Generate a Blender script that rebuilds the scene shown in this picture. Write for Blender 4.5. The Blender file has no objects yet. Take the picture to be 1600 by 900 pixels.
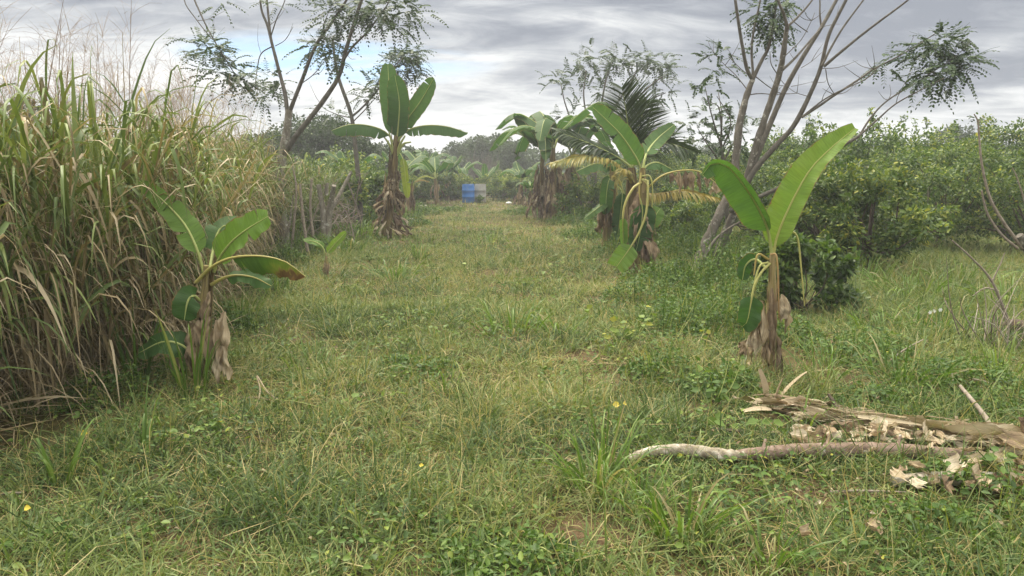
import bpy, math, random
import numpy as np
from mathutils import Vector

random.seed(7)
RNG = np.random.default_rng(11)
SC = bpy.context.scene
COL = SC.collection
R = math.radians

# ------------------------------------------------------------------ camera
CAM_H, PITCH, FPX = 1.6, R(8.8), 1186.0
cam_d = bpy.data.cameras.new('camera')
cam_d.sensor_width = 36.0
cam_d.lens = 36.0 * FPX / 1600.0
cam_d.clip_start = 0.05
cam_d.clip_end = 2000
cam = bpy.data.objects.new('camera', cam_d)
cam.location = (0, 0, CAM_H)
cam.rotation_euler = (R(90) - PITCH, 0, 0)
COL.objects.link(cam)
SC.camera = cam

# ------------------------------------------------------------------ view
SC.view_settings.view_transform = 'Standard'
SC.view_settings.look = 'None'
SC.view_settings.gamma = 1
SC.view_settings.use_curve_mapping = False
SC.view_settings.exposure = 1.48
try:
    SC.cycles.max_bounces = 6
    SC.cycles.diffuse_bounces = 3
    SC.cycles.glossy_bounces = 2
    SC.cycles.transmission_bounces = 4
    SC.cycles.transparent_max_bounces = 4
    SC.cycles.volume_bounces = 0
    SC.cycles.caustics_reflective = False
    SC.cycles.caustics_refractive = False
    SC.cycles.use_denoising = True
except Exception:
    pass

# ------------------------------------------------------------------ sky and sun
SUN_EL, SUN_AZ = R(58), R(-35)          # azimuth measured from +Y towards +X: front left
world = bpy.data.worlds.new('World')
SC.world = world
world.use_nodes = True
nt = world.node_tree
nt.nodes.clear()


def nn(tree, kind, **kw):
    n = tree.nodes.new(kind)
    for k, v in kw.items():
        if k in n.inputs:
            n.inputs[k].default_value = v
        else:
            setattr(n, k, v)
    return n


def mth(tree, op, a, b=None, clamp=False):
    n = tree.nodes.new('ShaderNodeMath')
    n.operation = op
    n.use_clamp = clamp
    for i, x in enumerate((a, b)):
        if x is None:
            continue
        if isinstance(x, (int, float)):
            n.inputs[i].default_value = x
        else:
            tree.links.new(x, n.inputs[i])
    return n.outputs[0]


def ramp(tree, fac, stops, interp='LINEAR'):
    n = tree.nodes.new('ShaderNodeValToRGB')
    cr = n.color_ramp
    cr.interpolation = interp
    while len(cr.elements) < len(stops):
        cr.elements.new(0.5)
    for e, (p, c) in zip(cr.elements, stops):
        e.position = p
        e.color = (c[0], c[1], c[2], 1) if not isinstance(c, (int, float)) else (c, c, c, 1)
    tree.links.new(fac, n.inputs[0])
    return n.outputs[0]


def mixc(tree, fac, a, b, mode='MIX'):
    n = tree.nodes.new('ShaderNodeMix')
    n.data_type = 'RGBA'
    n.blend_type = mode
    for i, x in ((0, fac), (6, a), (7, b)):
        if isinstance(x, (int, float)):
            n.inputs[i].default_value = x
        elif isinstance(x, (tuple, list)):
            n.inputs[i].default_value = (x[0], x[1], x[2], 1)
        else:
            tree.links.new(x, n.inputs[i])
    return n.outputs[2]


sky = nn(nt, 'ShaderNodeTexSky', sky_type='NISHITA', sun_disc=False)
sky.sun_elevation = SUN_EL
sky.sun_rotation = SUN_AZ
tc = nn(nt, 'ShaderNodeTexCoord')
sep = nn(nt, 'ShaderNodeSeparateXYZ')
nt.links.new(tc.outputs['Generated'], sep.inputs[0])
dx, dy, dz = sep.outputs
zz = mth(nt, 'ADD', mth(nt, 'MAXIMUM', dz, 0.0), 0.17)
cmb = nn(nt, 'ShaderNodeCombineXYZ')
nt.links.new(mth(nt, 'DIVIDE', dx, zz), cmb.inputs[0])
nt.links.new(mth(nt, 'DIVIDE', dy, zz), cmb.inputs[1])
cmb.inputs[2].default_value = 3.7


def cloud_noise(scale, detail, rough, dist, sx=1.0, sy=1.0, off=0.0):
    mp = nn(nt, 'ShaderNodeMapping')
    mp.inputs['Scale'].default_value = (sx, sy, 1)
    mp.inputs['Location'].default_value = (off, off * 0.7, off * 0.3)
    nt.links.new(cmb.outputs[0], mp.inputs[0])
    n = nn(nt, 'ShaderNodeTexNoise', Scale=scale, Detail=detail, Roughness=rough, Distortion=dist)
    nt.links.new(mp.outputs[0], n.inputs['Vector'])
    return n.outputs['Fac']


n1 = cloud_noise(0.75, 9, 0.58, 0.6, 1.0, 1.6, 2.1)
n2 = cloud_noise(2.6, 9, 0.62, 0.9, 1.0, 1.7, 5.3)
cl = mth(nt, 'ADD', mth(nt, 'MULTIPLY', n1, 0.66), mth(nt, 'MULTIPLY', n2, 0.34))
# darker cloud to the right and higher up, brighter low and to the left
shift = mth(nt, 'SUBTRACT', mth(nt, 'MULTIPLY', mth(nt, 'MINIMUM', dz, 0.3), 1.25), mth(nt, 'MULTIPLY', dx, -0.12))
cl = mth(nt, 'SUBTRACT', cl, mth(nt, 'SUBTRACT', shift, 0.115))
ccol = ramp(nt, cl, [(0.34, (1.75, 1.92, 2.25)), (0.41, (2.45, 2.62, 2.9)), (0.47, (3.4, 3.55, 3.72)), (0.53, (4.6, 4.7, 4.75)), (0.62, (5.8, 5.82, 5.75))])
# unseen sky overhead boosted well past a natural overcast dome to brighten the ground
boost = mth(nt, 'ADD', 1.0, mth(nt, 'MULTIPLY', mth(nt, 'MAXIMUM', mth(nt, 'SUBTRACT', dz, 0.24), 0.0), 13.0))
cv = nn(nt, 'ShaderNodeVectorMath', operation='SCALE')
nt.links.new(ccol, cv.inputs[0])
nt.links.new(boost, cv.inputs['Scale'])
warm = ramp(nt, dz, [(0.22, (1, 1, 1)), (0.6, (1.12, 1.0, 0.76))])    # warm tint added to the unseen overhead sky for warmer ground light
cloudc = mixc(nt, 1.0, cv.outputs[0], warm, 'MULTIPLY')
# breaks in the cloud: a thin blue streak low on the left
hx = mth(nt, 'DIVIDE', mth(nt, 'ADD', dx, 0.205), 0.20)
hz = mth(nt, 'DIVIDE', mth(nt, 'SUBTRACT', dz, 0.136), 0.036)
g = mth(nt, 'SUBTRACT', 1.0, mth(nt, 'ADD', mth(nt, 'MULTIPLY', hx, hx), mth(nt, 'MULTIPLY', hz, hz)))
n3 = cloud_noise(1.6, 6, 0.6, 0.3, 0.6, 2.0, 9.1)
hole = mth(nt, 'MULTIPLY', mth(nt, 'MAXIMUM', g, 0.0), mth(nt, 'MULTIPLY', mth(nt, 'SUBTRACT', n3, 0.42), 8.0), True)
skyc = nn(nt, 'ShaderNodeVectorMath', operation='SCALE')
nt.links.new(sky.outputs[0], skyc.inputs[0])
skyc.inputs['Scale'].default_value = 1.6
col = mixc(nt, hole, cloudc, mixc(nt, 0.75, skyc.outputs[0], (1.7, 3.0, 4.6)))
bg = nn(nt, 'ShaderNodeBackground')
bg.inputs[1].default_value = 0.070
nt.links.new(col, bg.inputs[0])
out = nn(nt, 'ShaderNodeOutputWorld')
nt.links.new(bg.outputs[0], out.inputs[0])

sun_d = bpy.data.lights.new('sun', 'SUN')
sun_d.energy = 1.5
sun_d.angle = R(14)
sun_d.color = (1.0, 0.90, 0.74)
sun = bpy.data.objects.new('sun', sun_d)
sd = Vector((math.sin(SUN_AZ) * math.cos(SUN_EL), math.cos(SUN_AZ) * math.cos(SUN_EL), math.sin(SUN_EL)))
sun.rotation_euler = sd.to_track_quat('Z', 'Y').to_euler()
sun.location = (0, 0, 30)
COL.objects.link(sun)


# ------------------------------------------------------------------ measuring helpers
def ray(px, py):
    u, w = (px - 800) / FPX, (450 - py) / FPX
    return np.array([u, math.cos(PITCH) + w * math.sin(PITCH), -math.sin(PITCH) + w * math.cos(PITCH)])


def A(px, py, Y):
    d = ray(px, py)
    return np.array([0, 0, CAM_H]) + d * (Y / d[1])


def G(px, py):
    d = ray(px, py)
    p = np.array([0, 0, CAM_H]) + d * (-CAM_H / d[2])
    p[2] = hgt(p[0], p[1])
    return p


_vn = RNG.random((64, 64))


def vnoise(x, y, s):
    x = np.asarray(x, float) / s + 100.3
    y = np.asarray(y, float) / s + 57.7
    i, j = np.floor(x).astype(int), np.floor(y).astype(int)
    f, g_ = x - i, y - j
    f, g_ = f * f * (3 - 2 * f), g_ * g_ * (3 - 2 * g_)
    a, b = _vn[i % 64, j % 64], _vn[(i + 1) % 64, j % 64]
    c, d = _vn[i % 64, (j + 1) % 64], _vn[(i + 1) % 64, (j + 1) % 64]
    return (a * (1 - f) + b * f) * (1 - g_) + (c * (1 - f) + d * f) * g_


def hgt(x, y):
    return (vnoise(x, y, 1.3) - 0.5) * 0.07 + (vnoise(x, y, 0.4) - 0.5) * 0.03


def unit(a):
    return a / np.maximum(np.linalg.norm(a, axis=-1, keepdims=True), 1e-9)


UP = np.array([0.0, 0.0, 1.0])
ORIGIN = {}


# ------------------------------------------------------------------ mesh builder
class MB:
    def __init__(s):
        s.v, s.q, s.t, s.a, s.u = [], [], [], [], []
        s.n = 0

    def add(s, verts, quads=None, tris=None, v=0.5, uv=None):
        verts = np.asarray(verts, float).reshape(-1, 3)
        m = len(verts)
        s.v.append(verts)
        if quads is not None and len(quads):
            s.q.append(np.asarray(quads, np.int64).reshape(-1, 4) + s.n)
        if tris is not None and len(tris):
            s.t.append(np.asarray(tris, np.int64).reshape(-1, 3) + s.n)
        s.a.append(np.broadcast_to(np.asarray(v, float).reshape(-1) if np.ndim(v) else np.array([v]), (m,)).copy())
        s.u.append(np.zeros((m, 3)) if uv is None else np.asarray(uv, float).reshape(-1, 3))
        s.n += m

    def grid(s, P, v=0.5, uv=None, wrap=False):
        """P (n, m, 3) grid of points"""
        n, m = P.shape[:2]
        i = np.arange(n - 1)[:, None]
        j = np.arange(m if wrap else m - 1)[None, :]
        j2 = (j + 1) % m
        q = np.stack([i * m + j, i * m + j2, (i + 1) * m + j2, (i + 1) * m + j], -1).reshape(-1, 4)
        s.add(P.reshape(-1, 3), q, None, v, uv)

    def build(s, name, mat, parent=None, origin=None, smooth=True):
        V = np.concatenate(s.v) if s.v else np.zeros((0, 3))
        if parent is not None:
            o = ORIGIN[parent.name]
        elif origin is not None:
            o = np.asarray(origin, float)
        else:
            o = np.array([(V[:, 0].min() + V[:, 0].max()) / 2, (V[:, 1].min() + V[:, 1].max()) / 2, V[:, 2].min()])
        V = V - o
        me = bpy.data.meshes.new(name)
        me.vertices.add(len(V))
        me.vertices.foreach_set('co', V.astype(np.float32).ravel())
        qs = np.concatenate(s.q) if s.q else np.zeros((0, 4), np.int64)
        ts = np.concatenate(s.t) if s.t else np.zeros((0, 3), np.int64)
        loops = np.concatenate([qs.ravel(), ts.ravel()]).astype(np.int32)
        me.loops.add(len(loops))
        me.loops.foreach_set('vertex_index', loops)
        npoly = len(qs) + len(ts)
        me.polygons.add(npoly)
        st = np.concatenate([np.arange(len(qs)) * 4, len(qs) * 4 + np.arange(len(ts)) * 3]).astype(np.int32)
        me.polygons.foreach_set('loop_start', st)
        if smooth:
            me.polygons.foreach_set('use_smooth', np.ones(npoly, bool))
        at = me.attributes.new('v', 'FLOAT', 'POINT')
        at.data.foreach_set('value', np.concatenate(s.a).astype(np.float32))
        at = me.attributes.new('uvw', 'FLOAT_VECTOR', 'POINT')
        at.data.foreach_set('vector', np.concatenate(s.u).astype(np.float32).ravel())
        me.update(calc_edges=True)
        me.materials.append(mat)
        ob = bpy.data.objects.new(name, me)
        COL.objects.link(ob)
        if parent is not None:
            ob.parent = parent
        else:
            ob.location = o
        ORIGIN[ob.name] = o
        return ob


def catmull(pts, n):
    P = np.asarray(pts, float)
    if len(P) < 3:
        t = np.linspace(0, 1, n * (len(P) - 1) + 1)[:, None]
        return P[0] * (1 - t) + P[-1] * t
    E = np.vstack([2 * P[0] - P[1], P, 2 * P[-1] - P[-2]])
    o = []
    for i in range(1, len(E) - 2):
        t = np.linspace(0, 1, n, endpoint=False)[:, None]
        a, b, c, d = E[i - 1], E[i], E[i + 1], E[i + 2]
        o.append(0.5 * ((2 * b) + (-a + c) * t + (2 * a - 5 * b + 4 * c - d) * t ** 2 + (-a + 3 * b - 3 * c + d) * t ** 3))
    o.append(E[-2][None])
    return np.vstack(o)


def tube(mb, pts, rad, sides=7, n=4, v=0.5, rough=0.0, cap=True):
    """pts (k,3), rad scalar / list; catmull smoothed tube with noisy radius"""
    P = np.asarray(pts, float)
    r = np.broadcast_to(np.asarray(rad, float), (len(P),)) if np.ndim(rad) == 0 else np.asarray(rad, float)
    if len(r) != len(P):
        r = np.interp(np.linspace(0, 1, len(P)), np.linspace(0, 1, len(r)), r)
    S = catmull(np.column_stack([P, r]), n)
    C, rr = S[:, :3], np.maximum(S[:, 3], 0.0004)
    T = unit(np.gradient(C, axis=0))
    ref = np.array([0.31, 0.87, 0.39]) if abs(T[0] @ np.array([0.31, 0.87, 0.39])) < 0.9 else np.array([1.0, 0, 0])
    N = unit(np.cross(T, ref))
    B = np.cross(T, N)
    a = np.arange(sides) * 2 * math.pi / sides
    rm = rr[:, None] * (1 + rough * (RNG.random((len(C), sides)) - 0.5) * 2)
    V = C[:, None, :] + N[:, None, :] * (rm * np.cos(a))[..., None] + B[:, None, :] * (rm * np.sin(a))[..., None]
    L = np.concatenate([[0], np.cumsum(np.linalg.norm(np.diff(C, axis=0), axis=1))])
    uv = np.stack([np.broadcast_to(a / (2 * math.pi), V.shape[:2]), np.broadcast_to(L[:, None], V.shape[:2]), np.zeros(V.shape[:2])], -1)
    mb.grid(V, v, uv, wrap=True)
    if cap:
        for idx in (0, len(C) - 1):
            ring = V[idx]
            k = sides
            mb.add(np.vstack([ring, C[idx]]), None, [(i, (i + 1) % k, k) for i in range(k)], v)
    return C


def ribbons(mb, p0, d0, L, W, S=3, droop=0.5, v=0.5, pw=1.5, tk=0.0, roll=None, fold=0.0, tipw=0.08, basew=0.55, down=None):
    """many thin blades at once: start, direction, length, width, droop; fold > 0 makes a 3-column V blade"""
    p0 = np.asarray(p0, float)
    N = len(p0)
    if N == 0:
        return
    d0 = unit(np.asarray(d0, float))
    L, W, droop, v, tk = [np.broadcast_to(np.asarray(x, float), (N,)) for x in (L, W, droop, v, tk)]
    t = np.linspace(0, 1, S + 1)
    tt = np.clip((t[None] - tk[:, None]) / np.maximum(1 - tk[:, None], .05), 0, 1) ** pw
    D = d0[:, None, :] + (droop[:, None] * tt)[..., None] * np.array([0, 0, -1.0])
    D = unit(D)
    step = D[:, :-1] * (L / S)[:, None, None]
    P = p0[:, None, :] + np.concatenate([np.zeros((N, 1, 3)), np.cumsum(step, 1)], 1)
    hz = unit(np.cross(d0, UP) + 1e-4)
    if roll is None:
        roll = RNG.normal(0, 0.6, N)
    nv = unit(np.cross(hz, d0))
    side = hz * np.cos(roll)[:, None] + nv * np.sin(roll)[:, None]
    prof = np.where(t < 0.35, basew + (1 - basew) * (t / 0.35), 1 - (1 - tipw) * ((t - 0.35) / 0.65) ** 1.6)
    w = W[:, None] * prof[None] * 0.5
    sd = side[:, None, :] * w[..., None]
    if fold:
        nn_ = unit(np.cross(side[:, None, :], D)) * (w * fold)[..., None]
        V = np.stack([P - sd + nn_, P, P + sd + nn_], 2)
        m = 3
    else:
        V = np.stack([P - sd, P + sd], 2)
        m = 2
    base = (np.arange(N) * (S + 1) * m)[:, None, None]
    i = np.arange(S)[None, :, None] * m
    j = np.arange(m - 1)[None, None, :]
    q = np.stack([base + i + j, base + i + j + 1, base + i + m + j + 1, base + i + m + j], -1).reshape(-1, 4)
    uv = np.zeros((N, S + 1, m, 3))
    uv[..., 0] = np.linspace(-1, 1, m)
    uv[..., 1] = t[None, :, None] * L[:, None, None]
    mb.add(V.reshape(-1, 3), q, None, np.repeat(v, (S + 1) * m), uv.reshape(-1, 3))


def leaves(mb, p, d, nrm, L, W, v, fold=0.25, curl=0.15):
    """many small ovate leaves: two quads folded along the midrib"""
    p = np.asarray(p, float)
    N = len(p)
    if N == 0:
        return
    d = unit(np.asarray(d, float))
    L, W, v = [np.broadcast_to(np.asarray(x, float), (N,)) for x in (L, W, v)]
    s = unit(np.cross(d, np.asarray(nrm, float) + RNG.normal(0, 1e-3, (N, 3))))
    n = np.cross(s, d)
    Lc, Wc = L[:, None], W[:, None] * 0.5
    b = p
    tip = p + d * Lc - n * Lc * curl
    l1 = p + d * Lc * 0.30 + s * Wc * 0.95 + n * Wc * fold
    l2 = p + d * Lc * 0.68 + s * Wc * 0.80 + n * Wc * fold - n * Lc * curl * .4
    r1 = p + d * Lc * 0.30 - s * Wc * 0.95 + n * Wc * fold
    r2 = p + d * Lc * 0.68 - s * Wc * 0.80 + n * Wc * fold - n * Lc * curl * .4
    V = np.stack([b, l1, l2, tip, r2, r1], 1)
    k = np.arange(N)[:, None] * 6
    q = np.concatenate([k + np.array([[0, 1, 2, 3]]), k + np.array([[0, 3, 4, 5]])], 0)
    mb.add(V.reshape(-1, 3), q, None, np.repeat(v, 6))


def rdir(n, zmin=-1.0):
    z = RNG.uniform(zmin, 1, n)
    a = RNG.uniform(0, 2 * math.pi, n)
    r = np.sqrt(1 - z * z)
    return np.stack([r * np.cos(a), r * np.sin(a), z], -1)


# ------------------------------------------------------------------ materials
def new_mat(name):
    m = bpy.data.materials.new(name)
    m.use_nodes = True
    m.node_tree.nodes.clear()
    return m, m.node_tree


def leaf_mat(name, stops, trans=0.35, rough=0.5, spec=0.3, noise=0.25, nscale=9.0, veins=False, tint=(1.25, 1.3, 0.7), objvar=0.0, spots=False):
    m, t = new_mat(name)
    at = nn(t, 'ShaderNodeAttribute', attribute_name='v')
    f = at.outputs['Fac']
    if objvar:
        oi = nn(t, 'ShaderNodeObjectInfo')
        f = mth(t, 'ADD', f, mth(t, 'MULTIPLY', mth(t, 'SUBTRACT', oi.outputs['Random'], 0.5), objvar))
    tcn = nn(t, 'ShaderNodeTexCoord')
    ns = nn(t, 'ShaderNodeTexNoise', Scale=nscale, Detail=4.0, Roughness=0.6)
    t.links.new(tcn.outputs['Object'], ns.inputs['Vector'])
    f = mth(t, 'ADD', f, mth(t, 'MULTIPLY', mth(t, 'SUBTRACT', ns.outputs['Fac'], 0.5), noise))
    c = ramp(t, f, stops)
    bsdf = nn(t, 'ShaderNodeBsdfPrincipled', Roughness=rough)
    bsdf.inputs['Specular IOR Level'].default_value = spec
    if veins:
        ua = nn(t, 'ShaderNodeAttribute', attribute_name='uvw')
        mp = nn(t, 'ShaderNodeMapping')
        mp.inputs['Scale'].default_value = (95, 2.2, 1)
        t.links.new(ua.outputs['Vector'], mp.inputs[0])
        vn = nn(t, 'ShaderNodeTexNoise', Scale=1.0, Detail=3.0, Roughness=0.65)
        t.links.new(mp.outputs[0], vn.inputs['Vector'])
        k = ramp(t, vn.outputs['Fac'], [(0.30, 1 - veins), (0.5, 1.0), (0.72, 1 + veins * .85)])
        c = mixc(t, 1.0, c, k, 'MULTIPLY')
        bp = nn(t, 'ShaderNodeBump', Strength=0.35, Distance=0.01)
        t.links.new(vn.outputs['Fac'], bp.inputs['Height'])
        t.links.new(bp.outputs[0], bsdf.inputs['Normal'])
    if spots:
        sn = nn(t, 'ShaderNodeTexNoise', Scale=16.0, Detail=5.0, Roughness=0.75)
        t.links.new(tcn.outputs['Object'], sn.inputs['Vector'])
        sx = nn(t, 'ShaderNodeSeparateXYZ')
        t.links.new(ua.outputs['Vector'], sx.inputs[0])
        edge = mth(t, 'MULTIPLY', mth(t, 'POWER', sx.outputs[2], 14.0), 0.30)
        kk = ramp(t, mth(t, 'ADD', sn.outputs['Fac'], edge), [(0.68, 0.0), (0.74, 1.0)])
        c = mixc(t, kk, c, (0.20, 0.125, 0.055))
    t.links.new(c, bsdf.inputs['Base Color'])
    tr = nn(t, 'ShaderNodeBsdfTranslucent')
    t.links.new(mixc(t, 1.0, c, tint, 'MULTIPLY'), tr.inputs[0])
    mx = nn(t, 'ShaderNodeMixShader')
    mx.inputs[0].default_value = trans
    t.links.new(bsdf.outputs[0], mx.inputs[1])
    t.links.new(tr.outputs[0], mx.inputs[2])
    o = nn(t, 'ShaderNodeOutputMaterial')
    t.links.new(mx.outputs[0], o.inputs[0])
    return m


def bark_mat(name, stops, scale=14.0, stretch=0.25, bump=0.5, rough=0.9, use_uv=False, blot=None):
    m, t = new_mat(name)
    tcn = nn(t, 'ShaderNodeTexCoord')
    mp = nn(t, 'ShaderNodeMapping')
    if use_uv:
        ua = nn(t, 'ShaderNodeAttribute', attribute_name='uvw')
        t.links.new(ua.outputs['Vector'], mp.inputs[0])
        mp.inputs['Scale'].default_value = (1.0, stretch, 1)
    else:
        t.links.new(tcn.outputs['Object'], mp.inputs[0])
        mp.inputs['Scale'].default_value = (1, 1, stretch)
    ns = nn(t, 'ShaderNodeTexNoise', Scale=scale, Detail=7.0, Roughness=0.68)
    t.links.new(mp.outputs[0], ns.inputs['Vector'])
    at = nn(t, 'ShaderNodeAttribute', attribute_name='v')
    f = mth(t, 'ADD', ns.outputs['Fac'], mth(t, 'SUBTRACT', at.outputs['Fac'], 0.5))
    c = ramp(t, f, stops)
    if blot:
        n2_ = nn(t, 'ShaderNodeTexNoise', Scale=blot[1], Detail=4.0, Roughness=0.7)
        t.links.new(tcn.outputs['Object'], n2_.inputs['Vector'])
        k = ramp(t, n2_.outputs['Fac'], [(blot[2], 0.0), (blot[2] + 0.07, 1.0)])
        c = mixc(t, k, c, blot[0])
    b = nn(t, 'ShaderNodeBsdfPrincipled', Roughness=rough)
    b.inputs['Specular IOR Level'].default_value = 0.15
    t.links.new(c, b.inputs['Base Color'])
    bp = nn(t, 'ShaderNodeBump', Strength=bump, Distance=0.02)
    t.links.new(ns.outputs['Fac'], bp.inputs['Height'])
    t.links.new(bp.outputs[0], b.inputs['Normal'])
    o = nn(t, 'ShaderNodeOutputMaterial')
    t.links.new(b.outputs[0], o.inputs[0])
    return m


STRAW = (0.34, 0.27, 0.15)
M = {}
M['grass'] = leaf_mat('grass_blades', [(0.0, (0.040, 0.074, 0.020)), (0.35, (0.112, 0.165, 0.046)), (0.62, (0.215, 0.25, 0.082)), (0.80, (0.33, 0.28, 0.12)), (1.0, (0.44, 0.35, 0.17))], trans=0.3, noise=0.12, nscale=2.0)
M['tuft'] = leaf_mat('tuft_blades', [(0.0, (0.05, 0.10, 0.014)), (0.5, (0.11, 0.19, 0.028)), (0.8, (0.20, 0.27, 0.05)), (0.92, (0.28, 0.26, 0.12)), (1.0, STRAW)], trans=0.35, rough=0.4, spec=0.4, noise=0.12)
M['weed'] = leaf_mat('weed_leaves', [(0.0, (0.03, 0.062, 0.012)), (0.5, (0.075, 0.14, 0.024)), (0.85, (0.17, 0.24, 0.045)), (0.95, (0.34, 0.33, 0.05)), (1.0, (0.5, 0.42, 0.07))], trans=0.3, noise=0.15)
M['cane'] = leaf_mat('cane_blades', [(0.0, (0.04, 0.068, 0.02)), (0.28, (0.10, 0.145, 0.038)), (0.50, (0.21, 0.25, 0.075)), (0.56, (0.12, 0.10, 0.045)), (0.66, (0.19, 0.145, 0.075)), (0.80, (0.32, 0.245, 0.14)), (1.0, (0.46, 0.38, 0.26))], trans=0.22, noise=0.08, nscale=5.0, rough=0.5)
M['panicle'] = leaf_mat('seed_plumes', [(0.0, (0.13, 0.08, 0.055)), (1.0, (0.29, 0.20, 0.14))], trans=0.2, noise=0.1)
M['banana'] = leaf_mat('banana_leaf_green', [(0.0, (0.03, 0.075, 0.018)), (0.35, (0.058, 0.125, 0.028)), (0.6, (0.14, 0.24, 0.036)), (0.8, (0.25, 0.30, 0.05)), (0.9, (0.30, 0.23, 0.08)), (1.0, (0.20, 0.125, 0.07))], trans=0.38, rough=0.55, spec=0.28, noise=0.18, nscale=5.0, veins=.2, spots=True)
M['midrib'] = leaf_mat('banana_midrib', [(0.0, (0.16, 0.22, 0.06)), (0.5, (0.36, 0.40, 0.14)), (0.8, (0.45, 0.37, 0.12)), (1.0, (0.34, 0.20, 0.10))], trans=0.15, rough=0.4, noise=0.2)
M['deadleaf'] = leaf_mat('dead_banana_leaf', [(0.0, (0.09, 0.06, 0.042)), (0.35, (0.20, 0.145, 0.10)), (0.6, (0.31, 0.235, 0.15)), (0.85, (0.44, 0.36, 0.25)), (1.0, (0.54, 0.47, 0.36))], trans=0.2, rough=0.85, spec=0.1, noise=0.7, nscale=14.0, veins=.5, tint=(1.1, 1.0, 0.8))
M['stem'] = bark_mat('banana_stem', [(0.28, (0.055, 0.038, 0.022)), (0.45, (0.17, 0.125, 0.06)), (0.58, (0.29, 0.24, 0.10)), (0.75, (0.38, 0.28, 0.16))], scale=13.0, stretch=0.13, use_uv=True, rough=0.7, bump=0.6)
M['bark'] = bark_mat('grey_bark', [(0.25, (0.06, 0.052, 0.042)), (0.5, (0.125, 0.11, 0.092)), (0.75, (0.22, 0.195, 0.165))], scale=16, stretch=0.35, blot=((0.34, 0.32, 0.28), 11.0, 0.57))
M['palebark'] = bark_mat('pale_grey_bark', [(0.25, (0.10, 0.085, 0.068)), (0.5, (0.22, 0.195, 0.16)), (0.75, (0.38, 0.35, 0.30))], scale=18, stretch=0.4, blot=((0.44, 0.42, 0.37), 11.0, 0.56))
M['branch'] = bark_mat('branch_bark', [(0.25, (0.06, 0.054, 0.045)), (0.5, (0.115, 0.102, 0.086)), (0.75, (0.19, 0.17, 0.145))], scale=18, stretch=0.4, bump=0.3)
M['darkbark'] = bark_mat('brown_bark', [(0.25, (0.04, 0.03, 0.024)), (0.5, (0.095, 0.072, 0.055)), (0.75, (0.17, 0.135, 0.11))], scale=16, stretch=0.4)
M['log'] = bark_mat('log_bark', [(0.25, (0.085, 0.058, 0.045)), (0.5, (0.19, 0.135, 0.105)), (0.75, (0.31, 0.24, 0.20))], scale=22, stretch=1.0, blot=((0.48, 0.45, 0.40), 9.0, 0.60))
M['palelog'] = bark_mat('pale_bark', [(0.3, (0.10, 0.075, 0.055)), (0.5, (0.30, 0.26, 0.20)), (0.66, (0.52, 0.48, 0.41))], scale=20, stretch=1.0)
M['fibre'] = leaf_mat('dry_stem_fibre', [(0.0, (0.20, 0.145, 0.095)), (0.4, (0.36, 0.285, 0.19)), (0.8, (0.50, 0.425, 0.30)), (1.0, (0.60, 0.54, 0.43))], trans=0.08, rough=0.8, spec=0.15, noise=0.4, nscale=20, veins=.4)
M['twig'] = bark_mat('dry_twig', [(0.2, (0.12, 0.095, 0.075)), (0.5, (0.25, 0.205, 0.165)), (0.8, (0.40, 0.35, 0.30))], scale=30, stretch=1.0, bump=0.2)
M['glir'] = leaf_mat('pinnate_leaf', [(0.0, (0.024, 0.045, 0.018)), (0.5, (0.042, 0.078, 0.026)), (1.0, (0.085, 0.13, 0.04))], trans=0.22, noise=0.1)
M['citrus'] = leaf_mat('citrus_leaf', [(0.0, (0.030, 0.062, 0.014)), (0.4, (0.068, 0.122, 0.024)), (0.7, (0.13, 0.19, 0.036)), (0.88, (0.28, 0.31, 0.055)), (1.0, (0.48, 0.43, 0.07))], trans=0.36, rough=0.4, spec=0.4, noise=0.15, nscale=2.5, objvar=0.10)
M['shade'] = leaf_mat('shade_tree_leaf', [(0.0, (0.022, 0.042, 0.014)), (0.6, (0.045, 0.078, 0.024)), (1.0, (0.09, 0.13, 0.04))], trans=0.25, noise=0.15, nscale=1.0, objvar=0.2)
M['palm'] = leaf_mat('palm_leaflet', [(0.0, (0.02, 0.036, 0.016)), (0.4, (0.065, 0.10, 0.034)), (0.7, (0.16, 0.17, 0.045)), (0.9, (0.38, 0.30, 0.085)), (1.0, (0.44, 0.34, 0.14))], trans=0.25, rough=0.4, noise=0.12)


def plain_mat(name, c, rough=0.5, dirt=None, scale=6.0):
    m, t = new_mat(name)
    b = nn(t, 'ShaderNodeBsdfPrincipled', Roughness=rough)
    tcn = nn(t, 'ShaderNodeTexCoord')
    ns = nn(t, 'ShaderNodeTexNoise', Scale=scale, Detail=6.0, Roughness=0.7)
    t.links.new(tcn.outputs['Object'], ns.inputs['Vector'])
    k = ramp(t, ns.outputs['Fac'], [(0.45, 0.0), (0.75, 1.0)])
    t.links.new(mixc(t, k, c, dirt or tuple(x * 0.6 for x in c)), b.inputs['Base Color'])
    o = nn(t, 'ShaderNodeOutputMaterial')
    t.links.new(b.outputs[0], o.inputs[0])
    return m


M['blue'] = plain_mat('blue_plastic', (0.025, 0.14, 0.43), 0.45, (0.07, 0.16, 0.32))
M['greydrum'] = plain_mat('grey_plastic', (0.30, 0.30, 0.28), 0.6, (0.22, 0.20, 0.16))
M['white'] = plain_mat('white_plastic', (0.75, 0.75, 0.72), 0.5, (0.5, 0.48, 0.42))
M['petal'] = plain_mat('white_petal', (0.8, 0.8, 0.76), 0.6)
M['yellow'] = plain_mat('yellow_leaf', (0.62, 0.50, 0.05), 0.5, (0.5, 0.36, 0.04), 40)
M['stone'] = plain_mat('pale_stone', (0.45, 0.42, 0.36), 0.9, (0.3, 0.26, 0.2), 12)

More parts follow.
